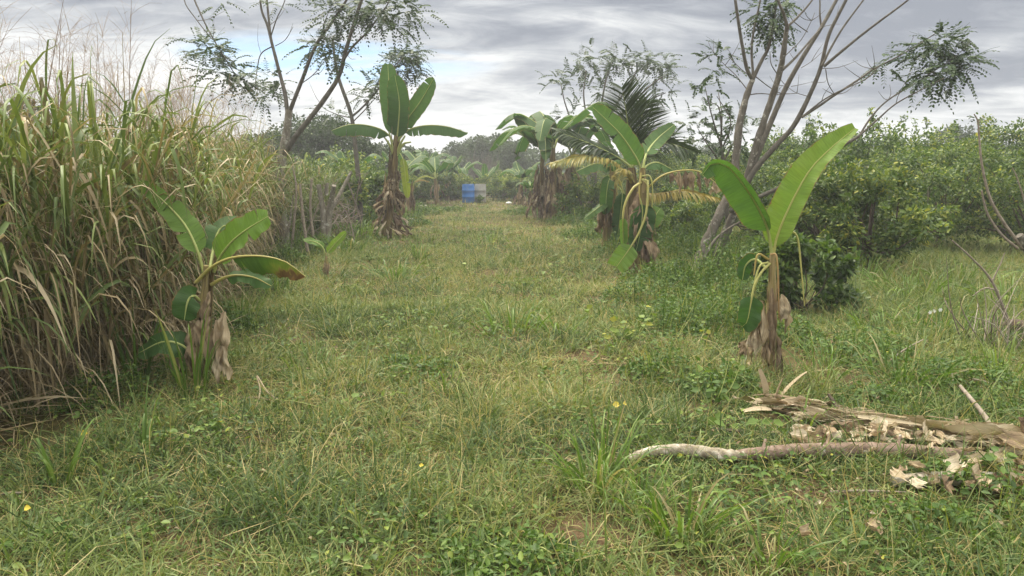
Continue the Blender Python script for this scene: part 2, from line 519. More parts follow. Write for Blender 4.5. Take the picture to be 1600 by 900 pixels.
# ground material: soil with grass litter
gm, t = new_mat('soil_and_litter')
tcn = nn(t, 'ShaderNodeTexCoord')
na = nn(t, 'ShaderNodeTexNoise', Scale=0.9, Detail=8.0, Roughness=0.7)
nb = nn(t, 'ShaderNodeTexNoise', Scale=28.0, Detail=6.0, Roughness=0.75)
for n_ in (na, nb):
    t.links.new(tcn.outputs['Object'], n_.inputs['Vector'])
soil = ramp(t, nb.outputs['Fac'], [(0.3, (0.05, 0.032, 0.018)), (0.5, (0.12, 0.08, 0.045)), (0.7, (0.22, 0.155, 0.095))])
green = ramp(t, nb.outputs['Fac'], [(0.3, (0.025, 0.026, 0.008)), (0.55, (0.065, 0.062, 0.018)), (0.75, (0.15, 0.12, 0.05))])
k = ramp(t, na.outputs['Fac'], [(0.42, 1.0), (0.62, 0.0)])
b = nn(t, 'ShaderNodeBsdfPrincipled', Roughness=0.95)
b.inputs['Specular IOR Level'].default_value = 0.1
t.links.new(mixc(t, k, soil, green), b.inputs['Base Color'])
bp = nn(t, 'ShaderNodeBump', Strength=0.8, Distance=0.03)
t.links.new(nb.outputs['Fac'], bp.inputs['Height'])
t.links.new(bp.outputs[0], b.inputs['Normal'])
o_ = nn(t, 'ShaderNodeOutputMaterial')
t.links.new(b.outputs[0], o_.inputs[0])
M['ground'] = gm


# ------------------------------------------------------------------ things
def tag(o, label=None, cat=None, group=None, kind=None):
    if label:
        o['label'] = label
    if cat:
        o['category'] = cat
    if group:
        o['group'] = group
    if kind:
        o['kind'] = kind
    return o


def thing(name, label, cat, loc, group=None):
    o = bpy.data.objects.new(name, None)
    o.empty_display_size = 0.2
    COL.objects.link(o)
    o.location = tuple(float(x) for x in loc)
    ORIGIN[o.name] = np.asarray(loc, float)
    return tag(o, label, cat, group)


def dup(root, loc, rz=0.0, sc=1.0, label=None, group=None):
    r = root.copy()
    COL.objects.link(r)
    r.location = tuple(float(x) for x in loc)
    r.rotation_euler = (0, 0, rz)
    r.scale = (sc, sc, sc)
    ORIGIN[r.name] = np.asarray(loc, float)
    if label:
        r['label'] = label
    if group:
        r['group'] = group
    for ch in list(root.children):
        c = ch.copy()
        COL.objects.link(c)
        c.parent = r
        for g2 in list(ch.children):
            d = g2.copy()
            COL.objects.link(d)
            d.parent = c
    return r


# ================================================================== ground
xs = np.unique(np.concatenate([np.linspace(-260, -30, 24), np.linspace(-30, -9, 22), np.linspace(-9, 9, 100), np.linspace(9, 30, 22), np.linspace(30, 260, 24)]))
ys = np.unique(np.concatenate([np.linspace(-120, -6, 16), np.linspace(-6, 20, 140), np.linspace(20, 60, 41), np.linspace(60, 330, 28)]))
X, Y = np.meshgrid(xs, ys)
mb = MB()
mb.grid(np.stack([X, Y, hgt(X, Y)], -1))
tag(mb.build('ground', M['ground'], origin=(0, 0, 0)), kind='structure')

# ================================================================== tall grass bank on the left (one uncountable mass)
EY = [0, 4.75, 5.5, 6.2, 7.4, 9, 12, 14, 15.6, 20, 24]
EX = [-3.4, -3.25, -2.95, -2.9, -3.15, -3.6, -4.3, -4.8, -4.95, -4.55, -4.8]


def edge_x(y):
    return np.interp(y, EY, EX)


def bank_points(n, y0, y1, depth, p=1.0):
    y = RNG.uniform(y0, y1, n)
    return np.stack([edge_x(y) - depth * RNG.random(n) ** p, y], -1)


front = np.vstack([bank_points(430, 3.5, 15.5, 0.75), bank_points(300, 15.5, 23, 1.8)])
mid = bank_points(620, 3.5, 19.5, 2.6)
back = bank_points(520, 4.0, 19.0, 9.0)
tg, st = MB(), MB()
for pts, rank in ((front, 0), (mid, 1), (back, 2)):
    n = len(pts)
    H = np.clip(RNG.normal(1.50, 0.24, n), 0.8, 2.1)
    H *= 0.93 + 0.16 * vnoise(pts[:, 0], pts[:, 1], 1.1)
    if rank == 0:
        H *= np.where(RNG.random(n) < 0.4, RNG.uniform(0.4, 0.8, n), 1)
    H *= np.interp(pts[:, 1], [0, 13.0, 16.0, 22], [1, 1, .86, .7])
    lean = np.stack([RNG.normal(0.14 if rank == 0 else 0.05, 0.22, n), RNG.normal(-0.05, 0.2, n), np.ones(n)], -1)
    P0 = np.column_stack([pts, hgt(pts[:, 0], pts[:, 1])])
    lean = unit(lean)
    for i in range(n):
        if pts[i, 1] < 15.3 and (rank == 0 or (rank == 1 and i % 3 == 0)):
            tube(st, [P0[i], P0[i] + lean[i] * H[i] * .5 + RNG.normal(0, .03, 3), P0[i] + lean[i] * H[i]], [0.011, 0.009, 0.004], 5, 2, v=RNG.uniform(0.6, 0.9), cap=False)
    nl = (18, 15, 10)[rank]
    lo = (0.12, 0.35, 0.55)[rank]
    fr = RNG.uniform(lo, 1.0, (n, nl))
    fr[:, :2] = RNG.uniform(.9, 1.0, (n, 2))
    p = P0[:, None, :] + lean[:, None, :] * (H[:, None] * fr)[..., None]
    az = RNG.uniform(0, 2 * math.pi, (n, nl))
    if rank == 0:                                    # leaves on the lane side arch out over it
        az = RNG.normal(-0.35, 1.1, (n, nl))
    el = RNG.uniform(R(35), R(80), (n, nl))
    el[:, :2] = RNG.uniform(R(35), R(75), (n, 2))
    d = np.stack([np.cos(az) * np.cos(el), np.sin(az) * np.cos(el), np.sin(el)], -1)
    L = RNG.uniform(0.35, 1.05, (n, nl))
    green = RNG.random((n, nl)) < np.clip((fr - 0.35) * 1.2, 0.08, 0.62)
    green |= (pts[:, 1:2] > 15.2) & (RNG.random((n, nl)) < .65)
    v = np.where(green, np.clip(RNG.uniform(0.10, 0.46, (n, nl)) + .12 * (fr - .5), .05, .5), RNG.uniform(0.58, 0.98, (n, nl)))
    W = np.where(green, RNG.uniform(0.012, 0.034, (n, nl)) ** 1.0, RNG.uniform(0.008, 0.024, (n, nl)))
    dr = np.where(green, RNG.uniform(1.2, 4.5, (n, nl)), RNG.uniform(1.8, 5.5, (n, nl)))
    tk = RNG.uniform(0.0, 0.45, (n, nl))
    k = n * nl
    ribbons(tg, p.reshape(-1, 3), d.reshape(-1, 3), L.ravel(), W.ravel(), 7, dr.ravel(), v.ravel(), pw=1.2, tk=tk.ravel(), fold=0.35)
# thatch of old dry blades hanging under the arching leaves
n = 5600
p2 = bank_points(n, 3.5, 15.0, 0.95)
z = RNG.random(n) ** 1.3 * 1.55 + 0.03
d = np.stack([RNG.normal(0.2, 0.45, n), RNG.normal(0, 0.5, n), RNG.uniform(-1.2, 0.5, n)], -1)
ribbons(tg, np.column_stack([p2, z]), d, RNG.uniform(0.25, 0.75, n), RNG.uniform(0.006, 0.020, n), 4, RNG.uniform(0.5, 2.5, n), RNG.uniform(0.54, 0.95, n))
n = 2600                                            # fallen litter at the foot
p2 = bank_points(n, 3.5, 15.0, 1.0)
p2[:, 0] += RNG.uniform(0, .30, n)
d = np.stack([RNG.normal(0, 1, n), RNG.normal(0, 1, n), RNG.uniform(-0.05, 0.35, n)], -1)
ribbons(tg, np.column_stack([p2, RNG.uniform(0.01, 0.16, n)]), d, RNG.uniform(0.2, 0.6, n), RNG.uniform(0.006, 0.018, n), 3, RNG.uniform(0.1, 0.6, n), RNG.uniform(0.62, 0.95, n))
# fresh long green blades hanging down the front face
n = 520
p2 = bank_points(n, 3.6, 15, 0.45)
d = np.stack([RNG.normal(0.55, 0.35, n), RNG.normal(-0.2, 0.5, n), RNG.uniform(0.6, 1.4, n)], -1)
ribbons(tg, np.column_stack([p2, RNG.uniform(0.5, 1.85, n)]), d, RNG.uniform(0.6, 1.15, n), RNG.uniform(0.022, 0.038, n), 9, RNG.uniform(3, 7, n), RNG.uniform(0.22, 0.52, n), pw=0.9, tk=RNG.uniform(.15, .4, n), fold=0.35)
# broad old blades folded over and hanging, tan and half green
n = 420
p2 = bank_points(n, 3.6, 13, 0.35)
d = np.stack([RNG.normal(0.6, 0.4, n), RNG.normal(-0.25, 0.6, n), RNG.uniform(0.5, 1.4, n)], -1)
ribbons(tg, np.column_stack([p2, RNG.uniform(0.55, 1.7, n)]), d, RNG.uniform(0.5, 1.0, n), RNG.uniform(0.026, 0.046, n), 9, RNG.uniform(3, 8, n), np.where(RNG.random(n) < .55, RNG.uniform(.66, .98, n), RNG.uniform(0.25, 0.52, n)), pw=0.8, tk=RNG.uniform(.15, .45, n), fold=0.4)
# thin slanting stems tangled through the top of the bank
n = 3200
p2 = np.vstack([bank_points(1900, 3.6, 16.5, 1.6), bank_points(1300, 4, 18, 5.0)])
d = np.stack([RNG.normal(0.25, 0.5, n), RNG.normal(-.1, 0.45, n), RNG.uniform(0.35, 1.2, n)], -1)
ribbons(st, np.column_stack([p2, RNG.uniform(0.7, 1.6, n)]), d, RNG.uniform(0.5, 1.3, n), RNG.uniform(0.004, 0.009, n), 5, RNG.uniform(0.1, 1.0, n), np.where(RNG.random(n) < .35, RNG.uniform(.35, .5, n), RNG.uniform(0.62, 0.92, n)), basew=1, tipw=.4)
# one taller clump at the left edge
n = 30
p2 = np.array([-3.05, 5.2]) + RNG.normal(0, .16, (n, 2))
d = np.stack([RNG.normal(0.12, 0.22, n), RNG.normal(0, 0.2, n), np.ones(n)], -1)
ribbons(tg, np.column_stack([p2, RNG.uniform(1.1, 1.7, n)]), d, RNG.uniform(0.6, 1.15, n), RNG.uniform(0.018, 0.036, n), 8, RNG.uniform(0.6, 4.0, n), RNG.uniform(0.15, 0.6, n), tk=RNG.uniform(.1, .6, n), fold=.35)

tag(tg.build('tall_grass', M['cane'], origin=(-4, 8, 0)), 'thick bank of tall cane grass, green tops over dry hanging blades, left of the lane', 'tall grass', kind='stuff')
tag(st.build('grass_stalks', M['cane'], origin=(-4, 8, 0)), 'upright tan stalks carrying the tall grass left of the lane', 'grass stalks', kind='stuff')

# feathery seed heads above the bank
pm = MB()
n = 420
p2 = np.vstack([bank_points(260, 4.6, 16.5, 2.2), bank_points(160, 5.5, 16, 6.0)])
for i in range(n):
    x, y = p2[i]
    h = RNG.uniform(1.95, 3.0)
    ln = unit(np.array([RNG.normal(0.08, 0.13), RNG.normal(0, 0.1), 1.0]))
    b0 = np.array([x, y, 1.5])
    tip = b0 + ln * (h - 1.5)
    ribbons(pm, [b0], [ln], [h - 1.5], [0.006], 4, [0.15], RNG.uniform(0, .5), roll=np.array([RNG.uniform(0, 3)]), tipw=0.3)
    m = 34
    f = RNG.uniform(0.55, 1.0, m)
    q0 = b0 + ln * ((h - 1.5) * f)[:, None]
    az = RNG.uniform(0, 2 * math.pi, m)
    e = RNG.uniform(R(15), R(70), m)
    dd = np.stack([np.cos(az) * np.cos(e), np.sin(az) * np.cos(e), np.sin(e)], -1)
    ribbons(pm, q0, dd, RNG.uniform(0.16, 0.46, m) * (1.3 - .6 * f), RNG.uniform(0.0014, 0.0026, m), 3, RNG.uniform(0.2, 1.2, m), RNG.uniform(0.2, 1, m), tipw=0.6, basew=1)
tag(pm.build('grass_seed_heads', M['panicle'], origin=(-4, 8, 1.5)), 'wispy reddish brown seed heads standing above the tall grass against the sky', 'seed heads', kind='stuff')

# ================================================================== lane and field grass (uncountable)
SOIL = [(G(905, 838), 0.28), (G(60, 668), 0.45), (G(10, 700), 0.5), (G(960, 590), 0.35), (G(1290, 540), 0.35), (G(820, 880), .12), (G(700, 312), 2.2), (G(640, 318), 1.8), (G(1220, 560), 0.5), (G(1310, 480), 0.5), (G(1330, 600), 0.3), (G(1225, 660), .22), (G(1290, 695), .26), (G(1360, 705), .26), (G(1430, 710), .28), (G(1510, 718), .32), (G(1590, 725), .36), (G(1450, 770), .2), (G(1540, 775), .25), (G(150, 650), 0.35), (G(640, 660), .12), (G(1080, 640), .25), (G(900, 560), .2), (G(560, 800), .1), (G(1340, 640), .35), (G(1480, 620), .3), (G(780, 430), .5), (G(930, 470), .4)]


def soil_mask(x, y):
    m = np.zeros_like(x, dtype=float)
    for c, r in SOIL:
        d2 = ((x - c[0]) / r) ** 2 + ((y - c[1]) / (r * 0.8)) ** 2
        m = np.maximum(m, np.clip(1.35 - d2 * (0.7 + 0.7 * vnoise(x, y, .12)), 0, 1))
    return m


def scatter(n, y0, y1, margin=1.3, k=0.72):
    y = np.sqrt(RNG.uniform(y0 * y0, y1 * y1, n))
    x = RNG.uniform(-1, 1, n) * (k * y + margin)
    keep = (x > edge_x(y) - 0.25) & (RNG.random(n) > soil_mask(x, y) * 0.93)
    return x[keep], y[keep]


gr = MB()
ZONES = [(2.0, 5.0, 66000, 1.25, 3), (5.0, 9.0, 95000, 1.35, 3), (9.0, 16.0, 120000, 1.7, 2), (16.0, 30.0, 110000, 2.6, 2), (30.0, 62.0, 80000, 4.6, 2)]
for y0, y1, n, wm, seg in ZONES:
    x, y = scatter(n, y0, y1)
    n = len(x)
    tall = vnoise(x, y, 0.55)
    big = vnoise(x + 31, y + 7, 2.3)
    side = np.clip((np.abs(x - 0.0) - 2.0 - 0.05 * y) / 1.5, 0, 1)     # longer away from the trodden lane
    h = (0.03 + 0.13 * tall ** 1.6 + 0.05 * big + 0.12 * side * big) * (0.55 + 0.9 * vnoise(x + 60, y + 2, 0.22)) * RNG.uniform(0.55, 1.35, n)
    h = np.where(RNG.random(n) < 0.03, h * 1.9, h)
    d = np.stack([RNG.normal(0, .8, n), RNG.normal(0, .8, n), RNG.uniform(0.25, 1.1, n)], -1)
    right = np.clip((x - 3.5) / 1.5, 0, 1) * np.clip((y - 6) / 3, 0, 1)
    dryp = np.clip(0.13 + 0.44 * (vnoise(x + 9, y + 3, 1.1) - 0.40) + 0.10 * (big - .5) - 0.4 * right, 0.03, .55)
    dry = RNG.random(n) < dryp
    tone = 0.38 + 0.55 * (vnoise(x + 4, y + 14, 0.9) - 0.5) + 0.12 * (vnoise(x, y, 0.25) - .5)
    v = np.where(dry, RNG.uniform(0.68, 0.98, n), np.clip(tone + 0.10 * right + RNG.normal(0, 0.17, n), 0.0, 0.70))
    w = RNG.uniform(0.0022, 0.0075, n) * wm * np.where(dry, 0.75, 1)
    ribbons(gr, np.column_stack([x, y, hgt(x, y) - 0.006]), d, h * (1 + 0.04 * y / 10) * 1.25, w, seg, RNG.uniform(0.1, 1.8, n), v, tipw=.12)
# little rosettes of broader blades that break the turf into clumps
for y0, y1, n, wm in ((2.0, 5.0, 620, 1.0), (5.0, 10.0, 1100, 1.2), (10.0, 20.0, 1300, 1.8)):
    x, y = scatter(n, y0, y1)
    m = 15
    n = len(x)
    xx, yy = np.repeat(x, m), np.repeat(y, m)
    xx, yy = xx + RNG.normal(0, .02, n * m), yy + RNG.normal(0, .02, n * m)
    a = RNG.uniform(0, 6.283, n * m)
    sp_ = RNG.uniform(.3, 1.6, n * m)
    d = np.stack([np.cos(a) * sp_, np.sin(a) * sp_, np.ones(n * m)], -1)
    tone_ = np.repeat(RNG.uniform(.12, .62, n), m)
    Lr = np.repeat(RNG.uniform(.07, .22, n), m)
    ribbons(gr, np.column_stack([xx, yy, hgt(xx, yy)]), d, Lr * RNG.uniform(.6, 1.1, n * m), RNG.uniform(.005, .010, n * m) * wm, 4, RNG.uniform(.4, 2.2, n * m), np.clip(tone_ + RNG.normal(0, .08, n * m), 0, .7), fold=.3)
# thin pale flowering stalks standing above the turf
for y0, y1, n, wm in ((2.0, 6, 2600, 1), (6, 14, 3800, 1.8), (14, 30, 2600, 3.2)):
    x, y = scatter(n, y0, y1)
    n = len(x)
    d = np.stack([RNG.normal(0, .45, n), RNG.normal(0, .45, n), np.ones(n)], -1)
    ribbons(gr, np.column_stack([x, y, hgt(x, y)]), d, RNG.uniform(0.14, 0.36, n), RNG.uniform(0.0018, 0.003, n) * wm, 4, RNG.uniform(0.1, 1.2, n), RNG.uniform(0.6, 0.95, n), basew=1, tipw=.6)
# dry straw lying flat
for y0, y1, n, wm in ((2.0, 6, 3600, 1), (6, 14, 3600, 1.6)):
    x, y = scatter(n, y0, y1)
    n = len(x)
    d = np.stack([RNG.normal(0, 1, n), RNG.normal(0, 1, n), RNG.uniform(-.05, 0.3, n)], -1)
    ribbons(gr, np.column_stack([x, y, hgt(x, y) + RNG.uniform(0.005, .06, n)]), d, RNG.uniform(0.08, 0.3, n), RNG.uniform(0.002, 0.005, n) * wm, 3, RNG.uniform(0, .4, n), RNG.uniform(0.74, 1.0, n))
tag(gr.build('grass', M['grass'], origin=(0, 5, 0)), 'rough lane grass with mixed green and straw coloured blades', 'grass', kind='stuff')

# low broad-leaved weeds between the blades
wd = MB()
for y0, y1, n, sc in ((2.0, 5.0, 24000, 1.0), (5.0, 10.0, 36000, 1.2), (10.0, 20.0, 24000, 1.8)):
    x, y = scatter(n, y0, y1)
    pch = vnoise(x + 3, y + 21, 0.7) + 0.35 * np.clip((x - 0.8) / 2.5, 0, 1) + 0.55 * np.clip((-x - 1.3) / 1.0, 0, 1) * (y < 7)
    keep = RNG.random(len(x)) < np.clip((pch - 0.30) * 2.0, 0.08, 1)
    x, y = x[keep], y[keep]
    n = len(x)
    z = hgt(x, y) + RNG.uniform(0.01, 0.10, n) * (0.5 + 1.3 * vnoise(x, y, .3))
    az = RNG.uniform(0, 6.283, n)
    d = np.stack([np.cos(az), np.sin(az), RNG.normal(0.15, 0.35, n)], -1)
    nv = np.stack([RNG.normal(0, .4, n), RNG.normal(0, .4, n), np.ones(n)], -1)
    Ls = RNG.uniform(0.012, 0.030, n) * sc * (0.75 + 0.8 * (vnoise(x + 12, y, .5) > .62))
    v = np.where(RNG.random(n) < 0.02, RNG.uniform(.86, .97, n), np.clip(RNG.normal(0.5, 0.22, n), 0, .86))
    leaves(wd, np.column_stack([x, y, z]), d, nv, Ls, Ls * RNG.uniform(0.45, 0.8, n), v)
# scrubby undergrowth crowding both edges of the lane
ug = [((470, 372), .7, .7), ((500, 366), .7, .6), ((530, 355), .8, .8), ((560, 345), .9, .8), ((450, 385), .6, .6), ((590, 335), 1.0, .7), ((445, 412), .5, .35), ((480, 398), .5, .4), ((520, 392), .6, .35), ((560, 372), .8, .45), ((590, 352), .8, .4), ((640, 352), .7, .35), ((655, 335), .9, .4), ((1030, 445), .6, .35), ((1075, 455), .7, .45), ((1120, 450), .8, .5), ((1060, 400), .9, .5), ((1150, 430), .7, .6), ((1180, 470), .5, .4), ((1090, 500), .5, .35), ((1040, 520), .4, .3), ((1000, 470), .5, .3), ((1130, 520), .5, .35), ((920, 372), .7, .4), ((905, 350), 1.0, .5), ((960, 400), .5, .35), ((1020, 385), .9, .6), ((1200, 430), .7, .6), ((1130, 400), .9, .6), ((1230, 530), .35, .25), ((1340, 560), .5, .25), ((820, 335), .9, .3), ((700, 330), .7, .2), ((405, 455), .4, .35), ((350, 520), .35, .3), ((250, 590), .4, .25), ((170, 625), .4, .22), ((1380, 640), .4, .15), ((1500, 610), .5, .2), ((1570, 650), .4, .18), ((1580, 790), .5, .15), ((1440, 850), .4, .12), ((800, 890), .3, .1), ((1130, 610), .3, .25), ((640, 580), .4, .12), ((1030, 590), .3, .2)]
for (px, py), rr_, hh_ in ug:
    c = G(px, py)
    m = int(np.clip(1500 * rr_ * rr_ + 500, 300, 1700))
    a, q = RNG.uniform(0, 6.283, m), np.sqrt(RNG.random(m)) * rr_
    x, y = c[0] + np.cos(a) * q, c[1] + np.sin(a) * q
    top = hh_ * np.clip(1.1 - (q / rr_) ** 2, .15, 1) * (.35 + 1.1 * vnoise(x, y, .22))
    z = top * RNG.random(m) ** .7
    d = np.stack([RNG.normal(0, 1, m), RNG.normal(0, 1, m), RNG.normal(.25, .4, m)], -1)
    Ls = RNG.uniform(.02, .045, m) * (1 + c[1] / 25)
    leaves(wd, np.column_stack([x, y, z + .01]), d, np.stack([RNG.normal(0, .5, m), RNG.normal(0, .5, m), np.ones(m)], -1), Ls, Ls * RNG.uniform(.35, .7, m), np.clip(RNG.normal(.42, .2, m), 0, .85))
    k2 = m // 6
    ribbons(wd, np.column_stack([x, y, 0 * x])[:k2], np.stack([RNG.normal(0, .3, k2), RNG.normal(0, .3, k2), np.ones(k2)], -1), np.maximum(top[:k2], .08) * 1.25, .004 * (1 + c[1] / 12), 3, RNG.uniform(0, .8, k2), RNG.uniform(.1, .95, k2), basew=1, tipw=.5)
tag(wd.build('low_weeds', M['weed'], origin=(0, 5, 0)), 'small broad leaved weeds spread through the grass', 'weeds', kind='stuff')

# fallen leaf crumbs and litter on the ground
lt = MB()
for y0, y1, n in ((2.0, 6.0, 2600), (6.0, 14.0, 2600)):
    x, y = scatter(n, y0, y1)
    keep = RNG.random(len(x)) < 0.25 + 0.75 * (x > 1.2)
    x, y = x[keep], y[keep]
    n = len(x)
    az = RNG.uniform(0, 6.283, n)
    d = np.stack([np.cos(az), np.sin(az), RNG.normal(0.1, 0.2, n)], -1)
    nv = np.stack([RNG.normal(0, .5, n), RNG.normal(0, .5, n), np.ones(n)], -1)
    Ls = RNG.uniform(0.012, 0.045, n)
    leaves(lt, np.column_stack([x, y, hgt(x, y) + RNG.uniform(0.006, .05, n)]), d, nv, Ls, Ls * RNG.uniform(.4, .7, n), RNG.uniform(.3, 1, n), fold=.5, curl=.4)
tag(lt.build('leaf_litter', M['deadleaf'], origin=(0, 5, 0)), 'scattered crumbs of brown dead leaf on the ground', 'litter', kind='stuff')

# ================================================================== banana plants
def arc_len(C):
    return np.concatenate([[0], np.cumsum(np.linalg.norm(np.diff(C, axis=0), axis=1))])


def banana_leaf(root, pts, W, nrm, pet=0.18, fold=(0.3, 0.3), curl=(0.0, 0.0), v=0.45, tears=0, wave=0.012, midr=0.011, v2=None, name='leaf', NS=26, half=(1, 1), vm=0.5, tipw=0.12, label=None, wide=0.5, gapm=.16):
    C = catmull(pts, 10)
    S = arc_len(C)
    tot = S[-1]
    mbl, mr = MB(), MB()
    q = np.linspace(0, 1, 14)
    cen = np.stack([np.interp(q * tot, S, C[:, k]) for k in range(3)], -1)
    tube(mr, cen, np.interp(q, [0, pet, 0.7, 1], [midr * 1.25, midr, midr * .55, midr * .2]), 6, 1, v=vm)
    nrm = unit(np.asarray(nrm, float))
    Mc = 5

    def frame(s):
        sp = (pet + (1 - pet) * s) * tot
        P = np.stack([np.interp(sp, S, C[:, k]) for k in range(3)], -1)
        e = tot * 0.02
        T = unit(np.stack([np.interp(sp + e, S, C[:, k]) - np.interp(sp - e, S, C[:, k]) for k in range(3)], -1))
        N = nrm - (T @ nrm)[..., None] * T
        N = unit(N)
        return P, T, N, np.cross(T, N)

    Lb = tot * (1 - pet)
    for sd, sg in ((0, 1), (1, -1)):
        cuts = [0.0] + sorted(RNG.uniform(0.08, 0.95, tears)) + [1.0]
        for a_, b_ in zip(cuts[:-1], cuts[1:]):
            k = max(2, int(round(NS * (b_ - a_)))) + 1
            s0 = np.linspace(a_, b_, k)
            gap = RNG.uniform(0.02, gapm) if tears else 0
            jit = RNG.normal(0, 0.22) if tears else 0
            c = np.linspace(0, 1, Mc + 1)
            prof = np.sqrt(np.clip(1 - (1 - np.clip(s0 / 0.16, 0, 1)) ** 2, 0, 1)) * np.sqrt(np.clip(1 - np.clip((s0 - wide) / (1 - wide), 0, 1) ** (2.4 if wide >= .45 else 1.7) * (1 - tipw ** 2), 0, 1))
            w = W * 0.5 * half[sd] * prof
            P, T, N, B = frame(s0)
            ang = fold[sd] + curl[sd] * c[None, :] + jit * c[None, :]
            dw = w[:, None] / Mc
            ca = np.cumsum(np.cos(ang) * dw, 1) - np.cos(ang) * dw
            sa = np.cumsum(np.sin(ang) * dw, 1) - np.sin(ang) * dw
            ph = RNG.uniform(0, 6)
            wv = wave * c[None, :] ** 1.5 * (np.sin(s0[:, None] * 30 * Lb + ph) + 0.6 * np.sin(s0[:, None] * 67 * Lb + ph * 2)) * np.minimum(1, w[:, None] / 0.05)
            G_ = P[:, None] + sg * B[:, None] * ca[..., None] + N[:, None] * (sa + wv)[..., None] + T[:, None] * (c[None, :] * w[:, None] * 0.22)[..., None]
            mid_ = G_.mean(0, keepdims=True)
            G_ = G_ + (mid_ - G_) * (gap * c ** 1.5)[None, :, None]
            uv = np.stack([np.broadcast_to(s0[:, None] * Lb, G_.shape[:2]), sg * c[None, :] * w[:, None], np.broadcast_to(c[None, :], G_.shape[:2])], -1)
            vv = np.full(G_.shape[:2], v)
            if v2 is not None:          # browned margin / tip
                vv = v + (v2 - v) * np.clip(np.maximum(s0[:, None] * 2.2 - 0.75, 0) * (0.35 + c[None, :]) , 0, 1) * (0.6 + 0.8 * RNG.random(G_.shape[:2]))
            mbl.grid(G_, vv.ravel(), uv)
    lf = mbl.build(name, M['banana'], root)
    mr.build('midrib', M['midrib'], lf)
    if label:
        lf['label'] = label
    return lf


def dead_sheet(mb, top, out, L, W, v=0.55, seed=0, crump=0.03, kick=0.12, rag=0.35):
    r = np.random.default_rng(seed + 1000)
    nS, nC = 12, 9
    t_ = np.linspace(0, 1, nS)
    c = np.linspace(-1, 1, nC)
    top = np.asarray(top, float)
    out = unit(np.asarray(out, float))
    side = unit(np.cross(out, UP))
    cen = top + out * (kick * np.sin(t_ * 2.2))[:, None] - UP * (L * t_)[:, None]
    prof = np.interp(t_, [0, .25, .7, 1], [0.25, .85, 1, .7])
    ph = r.uniform(0, 6, 6)
    col_ = 1 - rag * r.random(nC)
    tt = t_[:, None] * col_[None, :]
    cenz = top + out * (kick * np.sin(tt * 2.2))[..., None] - UP * (L * tt)[..., None]
    lat = W * 0.5 * c[None, :] * prof[:, None] * (0.8 + 0.25 * np.sin(t_ * 7 + ph[0]))[:, None]
    nz = crump * (np.sin(c[None, :] * 5 + ph[1] + t_[:, None] * 2) + 0.7 * np.sin(c[None, :] * 9 + ph[2] - t_[:, None] * 5) + .5 * np.sin(t_[:, None] * 14 + ph[3] + c[None, :] * 3)) * np.minimum(1, t_ * 3)[:, None]
    nz = nz + r.normal(0, crump * .25, nz.shape)
    Gd = cenz + side * lat[..., None] + out * nz[..., None]
    uv = np.stack([np.broadcast_to(c[None, :] * W * .5, lat.shape), np.broadcast_to(t_[:, None] * L, lat.shape), np.zeros(lat.shape)], -1)
    mb.grid(Gd, np.full(Gd.shape[0] * Gd.shape[1], v), uv)


def pseudostem(root, pts, rad, v=0.5, rough=0.10, sides=12, name='stem'):
    mb = MB()
    tube(mb, pts, rad, sides, 6, v=v, rough=rough)
    # loose sheath edges
    C = catmull(pts, 6)
    rr = np.interp(np.linspace(0, 1, len(C)), np.linspace(0, 1, len(rad)), rad)
    n = 16
    i = RNG.integers(0, len(C) - 2, n)
    a = RNG.uniform(0, 6.28, n)
    off = np.stack([np.cos(a), np.sin(a), np.zeros(n)], -1)
    ribbons(mb, C[i] + off * rr[i][:, None], unit(C[-1] - C[0]) + off * 0.08 + RNG.normal(0, .05, (n, 3)), RNG.uniform(0.1, 0.35, n) * np.linalg.norm(C[-1] - C[0]), rr[i] * RNG.uniform(0.4, 1.0, n), 5, 0.0, RNG.uniform(v - .15, v + .3, n), fold=.2)
    return mb.build(name, M['stem'], root)


CAMD = np.array([0, -1.0, 0.25])

# ---- front left young banana
Yb = G(308, 605)[1]
b1 = thing('banana_plant', 'young banana plant with brown-tipped arching leaf against the tall grass, front left', 'banana plant', G(308, 605))
pseudostem(b1, [G(308, 605) - [0, 0, .03], A(309, 540, Yb), A(318, 470, Yb + .02), A(322, 415, Yb)], [0.036, 0.032, 0.026, 0.018], v=.55)
pseudostem(b1, [G(320, 600) + [0, 0.1, -.03], A(327, 520, Yb + .1), A(330, 445, Yb + .08), A(338, 400, Yb + .05)], [0.022, 0.02, 0.016, 0.011], v=.42, sides=8)
banana_leaf(b1, [A(318, 425, Yb), A(308, 390, Yb), A(288, 350, Yb + .05), A(256, 315, Yb + .1), A(218, 283, Yb + .1)], 0.19, CAMD + [0.5, 0, .4], pet=.16, fold=(.15, -.2), v=.52, tears=2, wide=.3)
banana_leaf(b1, [A(334, 425, Yb + .05), A(342, 405, Yb + .02), A(362, 378, Yb - .05), A(388, 357, Yb - .1), A(419, 338, Yb - .12)], 0.265, CAMD + [-.2, 0, .25], pet=.14, fold=(.1, .12), v=.56, tears=1, tipw=.4, wide=.4)
banana_leaf(b1, [A(328, 420, Yb), A(333, 390, Yb + .15), A(342, 360, Yb + .25), A(356, 352, Yb + .3), A(372, 365, Yb + .2)], 0.22, CAMD + [0, 0, 1.2], pet=.3, fold=(-.3, .1), v=.3, tears=1)
banana_leaf(b1, [A(306, 442, Yb), A(330, 418, Yb - .05), A(362, 403, Yb - .15), A(406, 400, Yb - .25), A(446, 409, Yb - .3), A(477, 432, Yb - .3)], 0.31, [0.1, -.55, 1.0], pet=.40, fold=(-1.25, -1.25), curl=(-.2, -.1), half=(.9, .9), v=.5, v2=1.1, tears=1, vm=.72, label='arching leaf with scorched brown tip')
